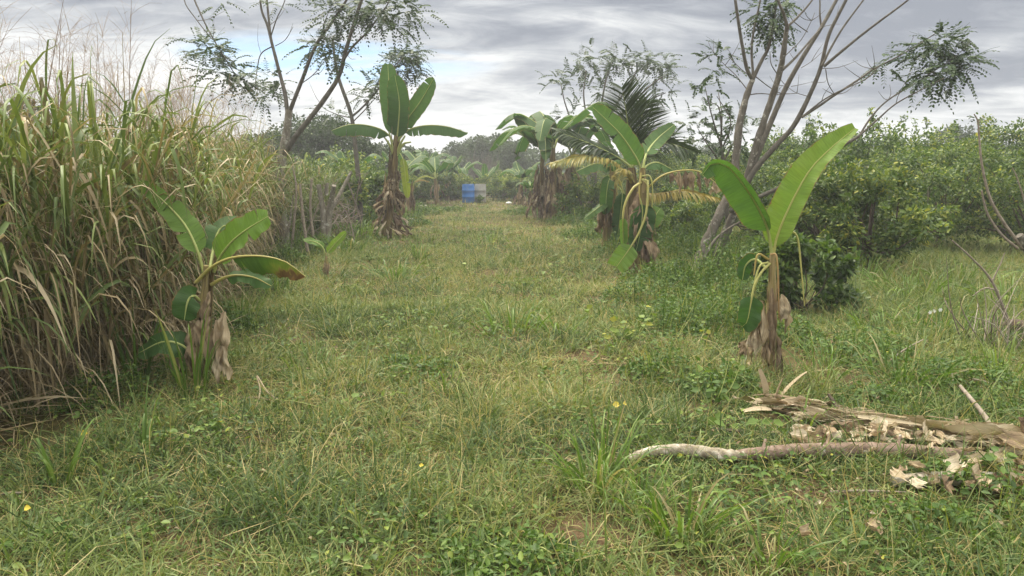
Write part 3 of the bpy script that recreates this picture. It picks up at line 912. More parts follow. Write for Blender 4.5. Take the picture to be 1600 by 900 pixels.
banana_leaf(b1, [A(330, 445, Yb + .05), A(350, 434, Yb + .02), A(372, 430, Yb), A(398, 434, Yb), A(424, 447, Yb)], 0.13, [0, -.5, 1.0], pet=.3, fold=(-.5, .2), v=.3, vm=.72)
banana_leaf(b1, [A(312, 470, Yb), A(302, 462, Yb - .05), A(293, 472, Yb - .1), A(288, 500, Yb - .12)], 0.2, CAMD, pet=.2, fold=(.1, .1), v=.18)
banana_leaf(b1, [A(305, 560, Yb - .05), A(285, 540, Yb - .12), A(255, 534, Yb - .15), A(216, 552, Yb - .15)], 0.22, CAMD + [0, 0, .7], pet=.12, fold=(-.2, .1), v=.12)
for i, (x0, y0, x1, L, W, dy, v) in enumerate([(350, 487, 352, .46, .13, -.02, .72), (338, 500, 340, .40, .10, -.08, .66), (320, 470, 318, .50, .11, -.06, .6), (300, 505, 296, .42, .12, -.05, .55), (282, 525, 282, .34, .12, 0, .5), (328, 455, 330, .3, .05, -.04, .5), (345, 540, 343, .3, .16, -.1, .8)]):
    mb = MB()
    dead_sheet(mb, A(x0, y0, Yb + dy), [RNG.normal(0, .5), -1, 0], L, W, v, seed=i, kick=.06, crump=.026, rag=.5)
    mb.build('dead_leaf', M['deadleaf'], b1)

# ---- front right young banana with the big translucent leaf
Yc = G(1203, 592)[1]
b2 = thing('banana_plant', 'young banana plant with one big bright upright leaf, beside the fallen logs', 'banana plant', G(1203, 592))
pseudostem(b2, [G(1200, 592) - [0, 0, .03], A(1203, 520, Yc), A(1206, 450, Yc), A(1207, 395, Yc)], [0.042, 0.036, 0.029, 0.02], v=.62)
banana_leaf(b2, [A(1207, 410, Yc), A(1213, 375, Yc), A(1231, 329, Yc - .02), A(1264, 268, Yc - .06), A(1300, 230, Yc - .1), A(1336, 200, Yc - .14)], 0.305, CAMD + [-.25, 0, .15], pet=.10, fold=(.75, .05), curl=(-.2, -.12), half=(.8, .92), v=.64, tears=0, wave=.009, tipw=.3, NS=40, wide=.30, vm=.62, label='big bright green upright leaf')
banana_leaf(b2, [A(1207, 405, Yc), A(1203, 375, Yc), A(1197, 350, Yc - .03), A(1178, 313, Yc - .1), A(1152, 276, Yc - .16), A(1133, 258, Yc - .2), A(1112, 256, Yc - .24), A(1098, 272, Yc - .26)], 0.30, CAMD + [-.2, 0, -.15], pet=.2, fold=(.95, -.10), curl=(.5, .1), half=(.5, 1.05), v=.36, wide=.4, wave=.008, tipw=.3, NS=34)
banana_leaf(b2, [A(1203, 412, Yc - .03), A(1190, 425, Yc - .08), A(1178, 450, Yc - .1), A(1168, 500, Yc - .12), A(1160, 510, Yc - .1)], 0.19, CAMD, pet=.55, fold=(.3, .1), v=.10, vm=.62, midr=.009)
banana_leaf(b2, [A(1198, 420, Yc + .03), A(1180, 405, Yc + .1), A(1165, 415, Yc + .12), A(1160, 437, Yc + .12)], 0.12, CAMD, pet=.35, fold=(.3, .2), v=.05)
for pts_, rr_, v_ in ([[A(1212, 385, Yc), A(1234, 364, Yc - .02), A(1246, 372, Yc - .04), A(1252, 420, Yc - .05), A(1257, 478, Yc - .05)], [.009, .009, .008, .006, .003], .66], [[A(1205, 398, Yc - .03), A(1213, 400, Yc - .08), A(1216, 440, Yc - .09), A(1217, 500, Yc - .08)], [.009, .008, .007, .004], .95], [[A(1200, 410, Yc - .03), A(1186, 418, Yc - .07), A(1176, 460, Yc - .09), A(1168, 510, Yc - .07)], [.010, .008, .007, .005], .6], [[A(1200, 405, Yc), A(1184, 398, Yc - .05), A(1178, 430, Yc - .05)], [.011, .008, .005], .85]):
    mb = MB()
    tube(mb, pts_, rr_, 6, 6, v=v_)
    mb.build('leaf_stalk', M['midrib'], b2)
for i, (x0, y0, L, W, dy, v, ox) in enumerate([(1190, 470, .48, .15, -.05, .72, -.4), (1182, 500, .36, .12, -.08, .8, -.6), (1222, 460, .34, .10, -.05, .78, .5), (1206, 450, .55, .06, -.055, .45, .1), (1196, 520, .32, .10, -.06, .6, 0), (1170, 530, .18, .16, -.06, .55, -1), (1212, 520, .36, .06, -.05, .4, .5)]):
    mb = MB()
    dead_sheet(mb, A(x0, y0, Yc + dy), [ox, -1, 0], L, W, v, seed=20 + i, kick=.05, crump=.024, rag=.55)
    mb.build('dead_leaf', M['deadleaf'], b2)

# ---- small two-leaved sapling
Ys = G(510, 436)[1]
b6 = thing('banana_sapling', 'tiny banana sapling with two leaves at the foot of the tall grass', 'banana plant', G(510, 436))
pseudostem(b6, [G(510, 436) - [0, 0, .02], A(510, 415, Ys), A(509, 395, Ys)], [.03, .022, .012], v=.6, sides=8)
banana_leaf(b6, [A(509, 400, Ys), A(514, 392, Ys), A(526, 378, Ys), A(541, 362, Ys)], .13, CAMD, pet=.1, fold=(.2, .2), v=.62, NS=12)
banana_leaf(b6, [A(509, 400, Ys), A(504, 386, Ys), A(492, 378, Ys), A(474, 374, Ys)], .12, CAMD + [0, 0, .6], pet=.25, fold=(-.2, .2), v=.5, NS=12)
mb = MB()
for i in range(5):
    dead_sheet(mb, A(510 + RNG.normal(0, 3), 410, Ys - .02), [RNG.normal(0, 1), -1, 0], .2, .05, .6, seed=40 + i, kick=.03, crump=.01)
mb.build('dead_leaf', M['deadleaf'], b6)


def skirt(root, base, h0, h1, r0, r1, n, seed, name='dead_leaf', L=(.35, .7), W=(.06, .16), axis=None, vr=(.2, .75), kk=(.3, 1.2)):
    """old leaves hanging round the stem, each its own part"""
    r = np.random.default_rng(seed)
    top = np.asarray(axis, float) if axis is not None else np.asarray(base, float) + [0, 0, h1]
    base = np.asarray(base, float)
    for i in range(n):
        f = r.random()
        a = r.uniform(0, 6.283)
        o = np.array([math.cos(a), math.sin(a), 0])
        h = h0 + (h1 - h0) * f
        c = base + (top - base) * (h / max(h1, .01))
        mb = MB()
        dead_sheet(mb, c + o * (r0 + (r1 - r0) * f) * r.uniform(.25, .7), o + r.normal(0, .3, 3) * [1, 1, 0], min(r.uniform(*L), h * 1.0 + .05), r.uniform(*W), r.uniform(*vr), seed=seed * 100 + i, kick=(r0 + (r1 - r0) * f) * r.uniform(*kk), crump=.03, rag=.5)
        mb.build(name, M['deadleaf'], root)


# ---- tall banana on the left of the lane
Yd = G(603, 372)[1]
b3 = thing('banana_plant', 'tall banana plant with shaggy brown trunk and two upright leaves, left of the blue drum', 'banana plant', G(603, 372))
base = G(603, 372)
pseudostem(b3, [base - [0, 0, .03], A(609, 310, Yd), A(616, 255, Yd), A(619, 212, Yd)], [.13, .11, .085, .055], v=.42)
banana_leaf(b3, [A(617, 225, Yd), A(616, 203, Yd), A(609, 155, Yd + .1), A(606, 100, Yd + .2)], .50, CAMD + [.5, 0, 0], pet=.1, fold=(.25, .1), v=.34, tears=0, midr=.022, tipw=.3)
banana_leaf(b3, [A(619, 225, Yd), A(622, 200, Yd - .05), A(624, 160, Yd - .15), A(617, 118, Yd - .2)], .54, CAMD + [-.3, 0, 0], pet=.1, fold=(.1, .35), v=.28, tears=0, midr=.022)
banana_leaf(b3, [A(620, 225, Yd), A(630, 196, Yd), A(656, 160, Yd - .1), A(678, 122, Yd - .2)], .48, CAMD + [-.1, 0, 0], pet=.12, fold=(.15, .1), v=.36, tears=1, gapm=.06, midr=.022)
banana_leaf(b3, [A(620, 222, Yd), A(637, 204, Yd - .1), A(666, 196, Yd - .3), A(700, 198, Yd - .4), A(731, 208, Yd - .5)], .5, [0, -.35, 1], pet=.16, fold=(-.75, -.3), curl=(-.3, -.3), v=.30, tears=3, midr=.02)
banana_leaf(b3, [A(617, 225, Yd), A(602, 206, Yd - .1), A(575, 196, Yd - .3), A(545, 195, Yd - .4), A(518, 204, Yd - .5)], .6, [0, -.3, 1], pet=.14, fold=(-.35, -.75), curl=(-.3, -.3), v=.30, tears=3, midr=.02)
banana_leaf(b3, [A(622, 235, Yd), A(630, 250, Yd - .15), A(634, 280, Yd - .2), A(637, 310, Yd - .2)], .22, CAMD, pet=.2, fold=(.5, .5), v=.78, tears=2, label='yellowed hanging leaf')
for x1, y1 in ((600, 214), (642, 222), (608, 206), (633, 212)):
    mb = MB()
    tube(mb, [A(617, 248, Yd), A((617 + x1) / 2, 226, Yd - .05), A(x1, y1, Yd - .1)], [.04, .03, .02], 6, 4, v=.5)
    mb.build('leaf_stalk', M['midrib'], b3)
skirt(b3, base, .2, 2.1, .46, .07, 96, 3, axis=A(616, 258, Yd), L=(.18, .46), W=(.035, .12), vr=(.05, .95), kk=(.1, 1.2))

# ---- small dying banana next to it
Ye = G(640, 338)[1]
b3b = thing('banana_plant', 'small withered banana plant with drooping dry fronds behind the tall shaggy one', 'banana plant', G(640, 338))
pseudostem(b3b, [G(640, 338), A(642, 310, Ye), A(643, 290, Ye)], [.12, .09, .06], v=.45, sides=8)
banana_leaf(b3b, [A(643, 296, Ye), A(652, 280, Ye - .1), A(666, 274, Ye - .2), A(680, 279, Ye - .2)], .14, [0, -.3, 1], pet=.3, fold=(-.8, -.8), v=.82, tears=3, NS=14)
banana_leaf(b3b, [A(643, 296, Ye), A(648, 284, Ye - .1), A(658, 280, Ye - .2), A(672, 284, Ye - .2)], .14, [0, -.3, 1], pet=.3, fold=(-.8, -.8), v=.92, tears=3, NS=14)
banana_leaf(b3b, [A(642, 296, Ye), A(634, 282, Ye), A(628, 276, Ye), A(622, 280, Ye)], .14, [0, -.3, 1], pet=.3, fold=(-.8, -.8), v=.95, tears=2, NS=14)
skirt(b3b, G(640, 338), .3, 1.1, .2, .1, 12, 5)

# ---- pair of bananas in front of the young palm
Yp = G(998, 428)[1]
b4 = thing('banana_plant', 'banana plant with a square-cut hanging leaf and yellow stalks before the young palm', 'banana plant', G(998, 428))
pseudostem(b4, [G(998, 428) - [0, 0, .03], A(999, 370, Yp), A(1003, 310, Yp), A(1004, 262, Yp)], [.11, .09, .07, .045], v=.5)
banana_leaf(b4, [A(1003, 270, Yp), A(996, 250, Yp - .05), A(972, 213, Yp - .15), A(950, 190, Yp - .2), A(927, 168, Yp - .25)], .40, CAMD + [.3, 0, .15], pet=.08, fold=(.05, .1), v=.40, tears=1, midr=.018, tipw=.3)
banana_leaf(b4, [A(1004, 270, Yp + .05), A(1010, 240, Yp + .2), A(1028, 216, Yp + 1.2), A(1054, 194, Yp + 1.8)], .29, CAMD, pet=.15, fold=(.1, .1), v=.38, tears=2, midr=.018)
banana_leaf(b4, [A(1004, 268, Yp), A(1012, 258, Yp + .1), A(1028, 254, Yp + .2), A(1052, 266, Yp + .2)], .34, [0, -.5, 1], pet=.1, fold=(-.3, -.5), v=.3, tears=2, midr=.016)
mb = MB()
tube(mb, [A(1005, 300, Yp), A(1016, 290, Yp - .08), A(1034, 275, Yp - .15), A(1060, 267, Yp - .2), A(1092, 268, Yp - .25), A(1124, 290, Yp - .3)], [.02, .018, .015, .012, .009, .005], 6, 6, v=.78)
mb.build('leaf_stalk', M['midrib'], b4)['label'] = 'bent stalk of the dry hanging leaf'
for j, (x_, y_, L_, W_, v_) in enumerate(((1050, 270, .22, .10, .35), (1061, 267, .36, .14, .6), (1071, 267, .30, .12, .3), (1080, 268, .38, .14, .5), (1091, 268, .34, .10, .25), (1104, 275, .22, .12, .5), (1116, 284, .24, .18, .65))):
    mb = MB()
    dead_sheet(mb, A(x_, y_, Yp - .22), [RNG.normal(0, .3), -1, 0], L_, W_, v_, seed=60 + j, kick=.03, crump=.02, rag=.5)
    mb.build('dead_leaf', M['deadleaf'], b4)
banana_leaf(b4, [A(1004, 280, Yp - .05), A(1012, 283, Yp - .12), A(1010, 330, Yp - .2), A(1000, 360, Yp - .22), A(986, 385, Yp - .25), A(963, 417, Yp - .28)], .34, CAMD, pet=.74, fold=(.1, .1), v=.56, vm=.66, midr=.016, tipw=.9, label='hanging leaf cut off square')
banana_leaf(b4, [A(1002, 285, Yp - .05), A(988, 296, Yp - .15), A(974, 330, Yp - .2), A(974, 385, Yp - .2)], .2, CAMD, pet=.6, fold=(.9, .9), v=.5, vm=.72, midr=.017)
banana_leaf(b4, [A(1000, 310, Yp - .1), A(1004, 330, Yp - .12), A(1000, 365, Yp - .14), A(994, 392, Yp - .14)], .42, CAMD, pet=.1, fold=(.3, .3), v=.10, tears=1)
banana_leaf(b4, [A(1016, 358, Yp - .12), A(1021, 345, Yp - .12), A(1027, 332, Yp - .1), A(1032, 326, Yp - .05)], .24, CAMD, pet=.05, fold=(.1, .1), v=.48, NS=12)
for pts_, v_ in (([A(1003, 275, Yp - .05), A(1017, 278, Yp - .1), A(1019, 320, Yp - .12), A(1008, 378, Yp - .12), A(1000, 400, Yp - .1)], .6), ([A(1002, 270, Yp - .05), A(999, 300, Yp - .1), A(1004, 345, Yp - .1)], .8), ([A(1002, 280, Yp - .05), A(1012, 292, Yp - .12), A(1013, 340, Yp - .12)], .72)):
    mb = MB()
    tube(mb, pts_, [.016, .012, .010, .007], 6, 5, v=v_)
    mb.build('leaf_stalk', M['midrib'], b4)
skirt(b4, G(998, 428), .4, 1.3, .24, .12, 16, 7, L=(.4, .8), W=(.1, .26))

Yq = G(947, 388)[1]
b5 = thing('banana_plant', 'smaller banana plant behind the cut-leaved one, its leaves spreading left over the grass', 'banana plant', G(947, 388))
pseudostem(b5, [G(947, 388) - [0, 0, .03], A(952, 340, Yq), A(958, 295, Yq), A(960, 268, Yq)], [.11, .09, .07, .05], v=.5)
banana_leaf(b5, [A(960, 275, Yq), A(952, 262, Yq), A(932, 255, Yq - .2), A(900, 268, Yq - .3)], .4, [0, -.4, 1], pet=.12, fold=(-.5, -.6), v=.36, tears=2, midr=.018)
banana_leaf(b5, [A(957, 285, Yq), A(952, 280, Yq - .1), A(948, 300, Yq - .2), A(946, 335, Yq - .2)], .3, CAMD, pet=.12, fold=(.4, .4), v=.3, tears=1)
banana_leaf(b5, [A(960, 275, Yq), A(958, 258, Yq), A(950, 238, Yq + .2), A(940, 222, Yq + .3)], .34, CAMD, pet=.1, fold=(.2, .2), v=.34, tears=1)
banana_leaf(b5, [A(962, 290, Yq - .1), A(972, 300, Yq - .2), A(968, 345, Yq - .25), A(962, 395, Yq - .25)], .42, CAMD + [.4, 0, 0], pet=.15, fold=(.3, .3), v=.08, tears=2)
banana_leaf(b5, [A(958, 320, Yq - .1), A(945, 318, Yq - .2), A(930, 328, Yq - .3), A(912, 342, Yq - .3)], .24, [0, -.5, 1], pet=.15, fold=(-.3, -.3), v=.38, tears=1)
for x1, y1, x2, y2, v_ in ((950, 290, 941, 320, .66), (968, 282, 980, 320, .62), (962, 280, 966, 330, .8), (956, 280, 958, 345, .85)):
    mb = MB()
    tube(mb, [A(960, 278, Yq - .03), A(x1, y1, Yq - .1), A(x2, y2, Yq - .12)], [.024, .018, .01], 6, 4, v=v_)
    mb.build('leaf_stalk', M['midrib'], b5)
skirt(b5, G(947, 388), .4, 1.2, .22, .12, 14, 8, L=(.4, .7), W=(.1, .24))


# ---- general banana for the middle distance
def banana(loc, H, nl, L, seed, label, group=None, nskirt=14, spread=.3, W=.5, upright=None):
    r = np.random.default_rng(seed)
    root = thing('banana_plant', label, 'banana plant', loc, group)
    loc = np.asarray(loc, float)
    top = loc + [r.normal(0, .08), r.normal(0, .08), H]
    pseudostem(root, [loc - [0, 0, .05], loc * .5 + top * .5 + r.normal(0, .03, 3), top], [.13, .10, .06], v=.45, sides=8)
    a0 = r.uniform(0, 6.28)
    for i in range(nl):
        a = a0 + i * 2.399 + r.normal(0, .2)
        o = np.array([math.cos(a), math.sin(a), 0])
        l = L * r.uniform(.75, 1.15)
        up = r.uniform(-.05, .9) if upright is None else upright * r.uniform(.7, 1.1)
        e = [top - [0, 0, .1], top + o * .12 * l + UP * .22 * l, top + o * .45 * l + UP * (.35 + .25 * up) * l, top + o * (.75 - .25 * up) * l + UP * (.25 + .5 * up) * l, top + o * (1.02 - .45 * up) * l + UP * (-.08 + .95 * up) * l]
        nrm = UP * .8 - o * .6
        banana_leaf(root, e, W * r.uniform(.8, 1.1), nrm, pet=.18, fold=(-.2 - .3 * r.random(), -.2 - .3 * r.random()), curl=(-.2, -.2), v=r.uniform(.08, .38), tears=int(r.integers(1, 6)), midr=.02, NS=16)
    if nskirt:
        skirt(root, loc, H * .25, H * .85, .50, .30, nskirt, seed, L=(.3, 1.0), W=(.05, .2), vr=(.05, .9), kk=(.05, .5))
    return root


def GY(px, Y):
    x = A(px, 450, Y)[0]
    return np.array([x, Y, hgt(x, Y)])


Yg = G(868, 342)[1]
bA = banana(GY(846, Yg), 2.1, 9, 2.2, 21, 'leftmost stem of the shaggy banana clump right of the drums', nskirt=60, group=None, W=.62)
bB = banana(GY(868, Yg - 1), 2.3, 9, 2.3, 22, 'middle stem of the shaggy banana clump right of the drums, nearest the lane', nskirt=66, W=.62)
bC = banana(GY(890, Yg + .6), 2.1, 8, 2.1, 23, 'rightmost stem of the shaggy banana clump right of the drums', nskirt=56, W=.62)
far1 = banana(GY(700, 41), 1.3, 7, 1.8, 31, 'banana plant far left of the blue drum among the low bushes', nskirt=4, group='far banana plants', W=.6)
far2 = banana(GY(812, 36), 1.1, 7, 1.4, 32, 'small banana plant between the drums and the shaggy clump', nskirt=8, W=.5)
far3 = banana(GY(758, 47), 0.9, 6, 1.4, 33, 'small upright banana plant behind the drums', nskirt=2, upright=.9, W=.5)
for px, Y, rz, sc, src, lab in ((664, 39, 1.1, 1.1, far1, 'broad banana plant just right of the tall shaggy one, far behind it'), (722, 45, 2.3, .95, far1, 'banana plant directly behind the blue drum'), (640, 44, 4.0, 1.15, far1, 'banana plant hidden behind the trunk of the tall shaggy one'), (835, 42, 3.0, .9, far2, 'pale banana plant standing behind the shaggy clump'), (826, 31, 5.1, .7, far2, 'low dry banana plant at the left edge of the shaggy clump'), (700, 50, .5, .9, far3, 'thin banana plant deepest among the far left bushes'), (632, 33, 3.3, 1.0, far1, 'banana plant just behind the withered one beside the lane'), (684, 36, .4, .95, far1, 'banana plant standing forward of the far left bushes'), (560, 30, 2.0, 1.0, far1, 'banana plant among bushes under the dark shade tree')):
    dup(src, GY(px, Y), rz, sc, lab, 'far banana plants' if False else None)

# ---- young coconut palm
Yk = Yp + 2.0
pk = thing('coconut_palm', 'young coconut palm with dark fan of fronds and one yellow frond behind banana plants', 'palm tree', GY(988, Yk))
mb = MB()
tube(mb, [GY(988, Yk) - [0, 0, .05], A(988, 320, Yk), A(987, 262, Yk)], [.16, .14, .07], 9, 4, v=.4, rough=.12)
mb.build('trunk', M['stem'], pk)


def frond(root, pts, lw, v, n=64, drop=.5, nrm=(0, -1, .3), fan=.9, lab=None, wid=.036):
    C = catmull(pts, 14)
    S = arc_len(C)
    q = np.linspace(.16, 1.0, n)
    P = np.stack([np.interp(q * S[-1], S, C[:, k]) for k in range(3)], -1)
    T = unit(np.gradient(P, axis=0))
    N = unit(np.asarray(nrm, float) - (T @ np.asarray(nrm, float))[:, None] * T)
    B = np.cross(T, N)
    prof = np.interp(q, [.16, .35, .65, 1], [.75, 1, .9, .35])
    mb = MB()
    for sg in (1, -1):
        d = T * fan + sg * B + N * RNG.normal(.0, .12, (n, 1))
        roll = RNG.normal(0.3, .4, n)
        ribbons(mb, P, d, lw * prof * RNG.uniform(.88, 1.05, n), wid, 5, drop * RNG.uniform(.7, 1.3, n), np.clip(v + RNG.normal(0, .08, n), 0, 1), roll=roll, fold=.35, basew=.7)
    f = mb.build('frond', M['palm'], root)
    m2 = MB()
    tube(m2, C[::4], np.linspace(.024, .005, len(C[::4])), 5, 2, v=max(v, .45))
    m2.build('rachis', M['midrib'], f)
    if lab:
        f['label'] = lab
    return f


c0 = A(987, 262, Yk)
frond(pk, [c0, A(984, 225, Yk), A(979, 180, Yk - .1), A(972, 138, Yk - .2)], .82, .22, drop=.15, n=72)
frond(pk, [c0, A(990, 230, Yk + .1), A(1000, 190, Yk + .2), A(1012, 160, Yk + .3)], .7, .22, drop=.2, n=64)
frond(pk, [c0, A(1008, 240, Yk - .1), A(1040, 224, Yk - .3), A(1082, 236, Yk - .5)], .62, .15, drop=.9, nrm=(0, -.5, 1))
frond(pk, [c0, A(965, 246, Yk), A(920, 224, Yk - .2), A(872, 206, Yk - .3)], .62, .15, drop=.9, nrm=(0, -.5, 1))
frond(pk, [A(988, 300, Yk), A(1020, 304, Yk - .3), A(1066, 299, Yk - .7), A(1118, 310, Yk - .9)], .40, .88, drop=1.6, nrm=(0, -.2, 1), lab='yellow frond reaching right')
frond(pk, [A(986, 280, Yk), A(955, 252, Yk - .2), A(915, 244, Yk - .5), A(862, 256, Yk - .7)], .42, .78, drop=1.4, nrm=(0, -.2, 1), lab='yellowing frond reaching left')
frond(pk, [A(988, 290, Yk), A(978, 268, Yk - .4), A(970, 268, Yk - .6), A(964, 292, Yk - .7)], .22, .8, drop=2.2, nrm=(0, -.2, 1), n=30)
frond(pk, [c0, A(1000, 235, Yk + .5), A(1020, 215, Yk + 1.0), A(1050, 220, Yk + 1.4)], .6, .2, drop=.6, nrm=(0, -.2, 1))

# ================================================================== thin pinnate-leaved trees
def sprays(mb, C, Rr, n, seed, LL=(.22, .42), k=7, lf=(.055, .078), v=(.1, .8), droop=.5, outward=None, flat=1.0):
    """n compound leaves round point C within radius Rr: each a drooping row of paired leaflets"""
    r = np.random.default_rng(seed)
    n = int(n * 1.1)
    C = np.asarray(C, float)
    Rr = .86 * np.asarray(Rr, float) * np.ones(3)
    o = r.normal(0, .5, (n, 3)) * Rr
    base = C + o
    d = unit(unit(o) + r.normal(0, .45, (n, 3)) + (np.zeros(3) if outward is None else np.asarray(outward, float)))
    L = r.uniform(*LL, n)
    bank_ = r.normal(0, .55, (n, 3)) * [1, 1, 0] + [0, -.35, 0]
    P, D, Nn, vv, ll = [], [], [], [], []
    for j in range(k + 1):
        f = (j + .6) / (k + .6)
        dj = unit(d - UP * droop * f * f)
        c = base + (d * f * .8 - UP * droop * .38 * f ** 2.2 + dj * .12 * f) * L[:, None]
        sdv = unit(np.cross(dj, UP) + 1e-4)
        for sg in ((1, -1) if j < k else (0,)):
            P.append(c)
            D.append(unit(sdv * sg + dj * (.55 if sg else 1) - UP * .12 + r.normal(0, .10, (n, 3))))
            Nn.append(UP + bank_ + r.normal(0, .15, (n, 3)))
            vv.append(r.uniform(*v, n))
            ll.append(r.uniform(*lf, n) * (1 - .25 * f))
    P, D, Nn = np.concatenate(P), np.concatenate(D), np.concatenate(Nn)
    vv, ll = np.concatenate(vv), np.concatenate(ll)
    leaves(mb, P, D, Nn, ll, ll * .62, vv, fold=.12)
    tip = base + (d * .8 - UP * droop * .38) * L[:, None]
    # the leaf stalks
    ribbons(mb, base, unit(tip - base) + UP * .25, L, .0045, 3, .5, .4, basew=1, tipw=.6)


def limb(mb, pts, r0, r1, sides=7, v=.5, rough=.06, n=5):
    tube(mb, pts, np.linspace(r0, r1, len(pts)), sides, n, v=v, rough=rough, cap=True)


def PX(l, Y0, Y1=None):
    """pixel polyline -> points whose distance goes from Y0 to Y1"""
    Y1 = Y0 if Y1 is None else Y1
    m = len(l)
    return [A(x, y, Y0 + (Y1 - Y0) * i / max(m - 1, 1)) for i, (x, y) in enumerate(l)]


def twigs(mb, C, n, L, seed, up=.6, r=.005):
    rr = np.random.default_rng(seed)
    for i in range(n):
        p = np.asarray(C[rr.integers(0, len(C))], float)
        d = unit(np.array([rr.normal(0, 1), rr.normal(0, .6), up + rr.normal(0, .4)]))
        l = L * rr.uniform(.4, 1.2)
        tube(mb, [p, p + d * l * .5 + rr.normal(0, .03, 3), p + d * l + UP * l * .2], [r, r * .7, r * .3], 4, 3, v=.5, cap=False)


# ---- right tree: two leaning trunks that fan out into many poles
Yt = G(1090, 428)[1]
t1 = thing('leaning_tree', 'leaning tree with two grey trunks fanning into many bare poles, behind the bright banana leaf', 'tree', G(1090, 428))
mb = MB()
limb(mb, [G(1083, 430) - [0, 0, .05]] + PX([(1098, 395), (1115, 355), (1132, 318), (1146, 280), (1155, 200), (1165, 155), (1176, 124)], Yt, Yt + .2), .095, .040, 10, rough=.14)
limb(mb, PX([(1083, 430), (1093, 420), (1106, 392), (1120, 372), (1140, 356), (1165, 342)], Yt - .35, Yt - .3), .035, .012, 6)
limb(mb, [G(1112, 424) - [0, 0, .05]] + PX([(1124, 390), (1142, 345), (1163, 300), (1175, 250), (1191, 198), (1207, 150), (1220, 107), (1226, 70), (1230, 42)], Yt + .3, Yt - .4), .078, .031, 9, rough=.14)
mb.build('trunk', M['bark'], t1)
mb = MB()
bs = [
    ([(1176, 124), (1167, 107), (1158, 60), (1149, 0), (1144, -60)], .2, -.1, .045, .022),
    ([(1177, 122), (1175, 67), (1188, 0), (1194, -50)], .2, .5, .030, .014),
    ([(1176, 124), (1190, 95), (1203, 67), (1213, 0), (1219, -60)], .2, .3, .044, .022),
    ([(1230, 42), (1224, 20), (1216, 0), (1208, -50)], -.4, -.5, .036, .018),
    ([(1230, 42), (1248, 25), (1269, 0), (1285, -30)], -.4, -.2, .026, .012),
    ([(1160, 305), (1180, 250), (1204, 192), (1229, 135), (1260, 80), (1284, 42), (1307, 0), (1325, -35)], .25, .9, .075, .026),
    ([(1223, 109), (1243, 90), (1262, 68), (1284, 42)], -.2, .7, .03, .014),
    ([(1283, 42), (1281, 20), (1281, 0), (1276, -40)], .8, .9, .022, .012),
    ([(1150, 320), (1178, 268), (1212, 228), (1240, 197), (1264, 151), (1282, 107), (1295, 55), (1322, 0), (1340, -40)], .1, -.7, .068, .022),
    ([(1284, 103), (1300, 72), (1318, 42), (1349, 0), (1370, -30)], -.5, -.4, .026, .012),
    ([(1287, 104), (1320, 76), (1360, 44), (1415, 3), (1440, -20)], -.5, -1.1, .032, .012),
    ([(1253, 183), (1282, 164), (1305, 148), (1345, 122), (1365, 108), (1400, 90), (1428, 74), (1462, 52)], -.4, .2, .03, .009),
    ([(1256, 180), (1284, 158), (1310, 143), (1352, 124), (1372, 105)], -.4, -.1, .018, .008),
    ([(1140, 330), (1160, 318), (1184, 308), (1212, 296), (1235, 282), (1268, 262), (1310, 232), (1342, 213)], .1, -.4, .05, .03),
    ([(1342, 213), (1362, 182), (1388, 156), (1430, 130), (1470, 104)], -.4, -.2, .022, .009),
    ([(1342, 213), (1372, 186), (1400, 162), (1440, 140), (1475, 122)], -.4, -.6, .020, .008),
    ([(1290, 108), (1294, 130), (1304, 148)], -.5, -.4, .010, .007),
    ([(1181, 120), (1205, 138), (1222, 146), (1245, 146)], .2, .5, .012, .006),
    ([(1170, 148), (1190, 146), (1215, 148), (1232, 140)], .2, .6, .012, .006),
    ([(1169, 142), (1150, 118), (1133, 102), (1120, 88)], .2, .8, .012, .005),
    ([(1173, 120), (1158, 108), (1146, 96), (1138, 88)], .2, .4, .010, .005),
    ([(1262, 50), (1248, 40), (1236, 28), (1224, 0)], .6, .4, .012, .007),
    ([(1216, 118), (1205, 100), (1203, 80)], -.2, -.3, .012, .006),
    ([(1228, 86), (1252, 62), (1268, 32), (1273, 20)], -.2, .1, .009, .005),
    ([(1236, 135), (1252, 132), (1268, 128)], .5, .6, .007, .003),
    ([(1252, 106), (1268, 96), (1284, 82)], .6, .8, .008, .004),
]
joints = []
for l, a_, b_, r0, r1 in bs:
    P_ = PX(l, Yt + a_, Yt + b_)
    limb(mb, P_, r0 * .72, r1 * .8, 7)
    joints += P_[1:]
twigs(mb, joints, 46, .42, 5, up=.5, r=.006)
mb.build('branches', M['branch'], t1)
mb = MB()
for (x, y, yo, rad, n, sd_) in ((1205, 35, .3, (.26, .26, .24), 44, 1), (1195, 22, .3, (.22, .2, .18), 24, 2), (1128, 82, .8, (.22, .2, .12), 13, 3), (1117, 108, .8, (.2, .2, .12), 12, 4), (1455, 75, 0, (.36, .3, .22), 46, 5), (1480, 110, -.2, (.36, .3, .24), 58, 6), (1510, 95, -.2, (.22, .3, .22), 30, 7), (1440, 125, -.2, (.25, .2, .16), 20, 8), (1382, 98, 0, (.16, .2, .13), 12, 9), (1225, 8, .4, (.16, .2, .16), 14, 10), (1478, 62, 0, (.3, .25, .12), 22, 66)):
    sprays(mb, A(x, y, Yt + yo), rad, n, sd_)
mb.build('foliage', M['glir'], t1)

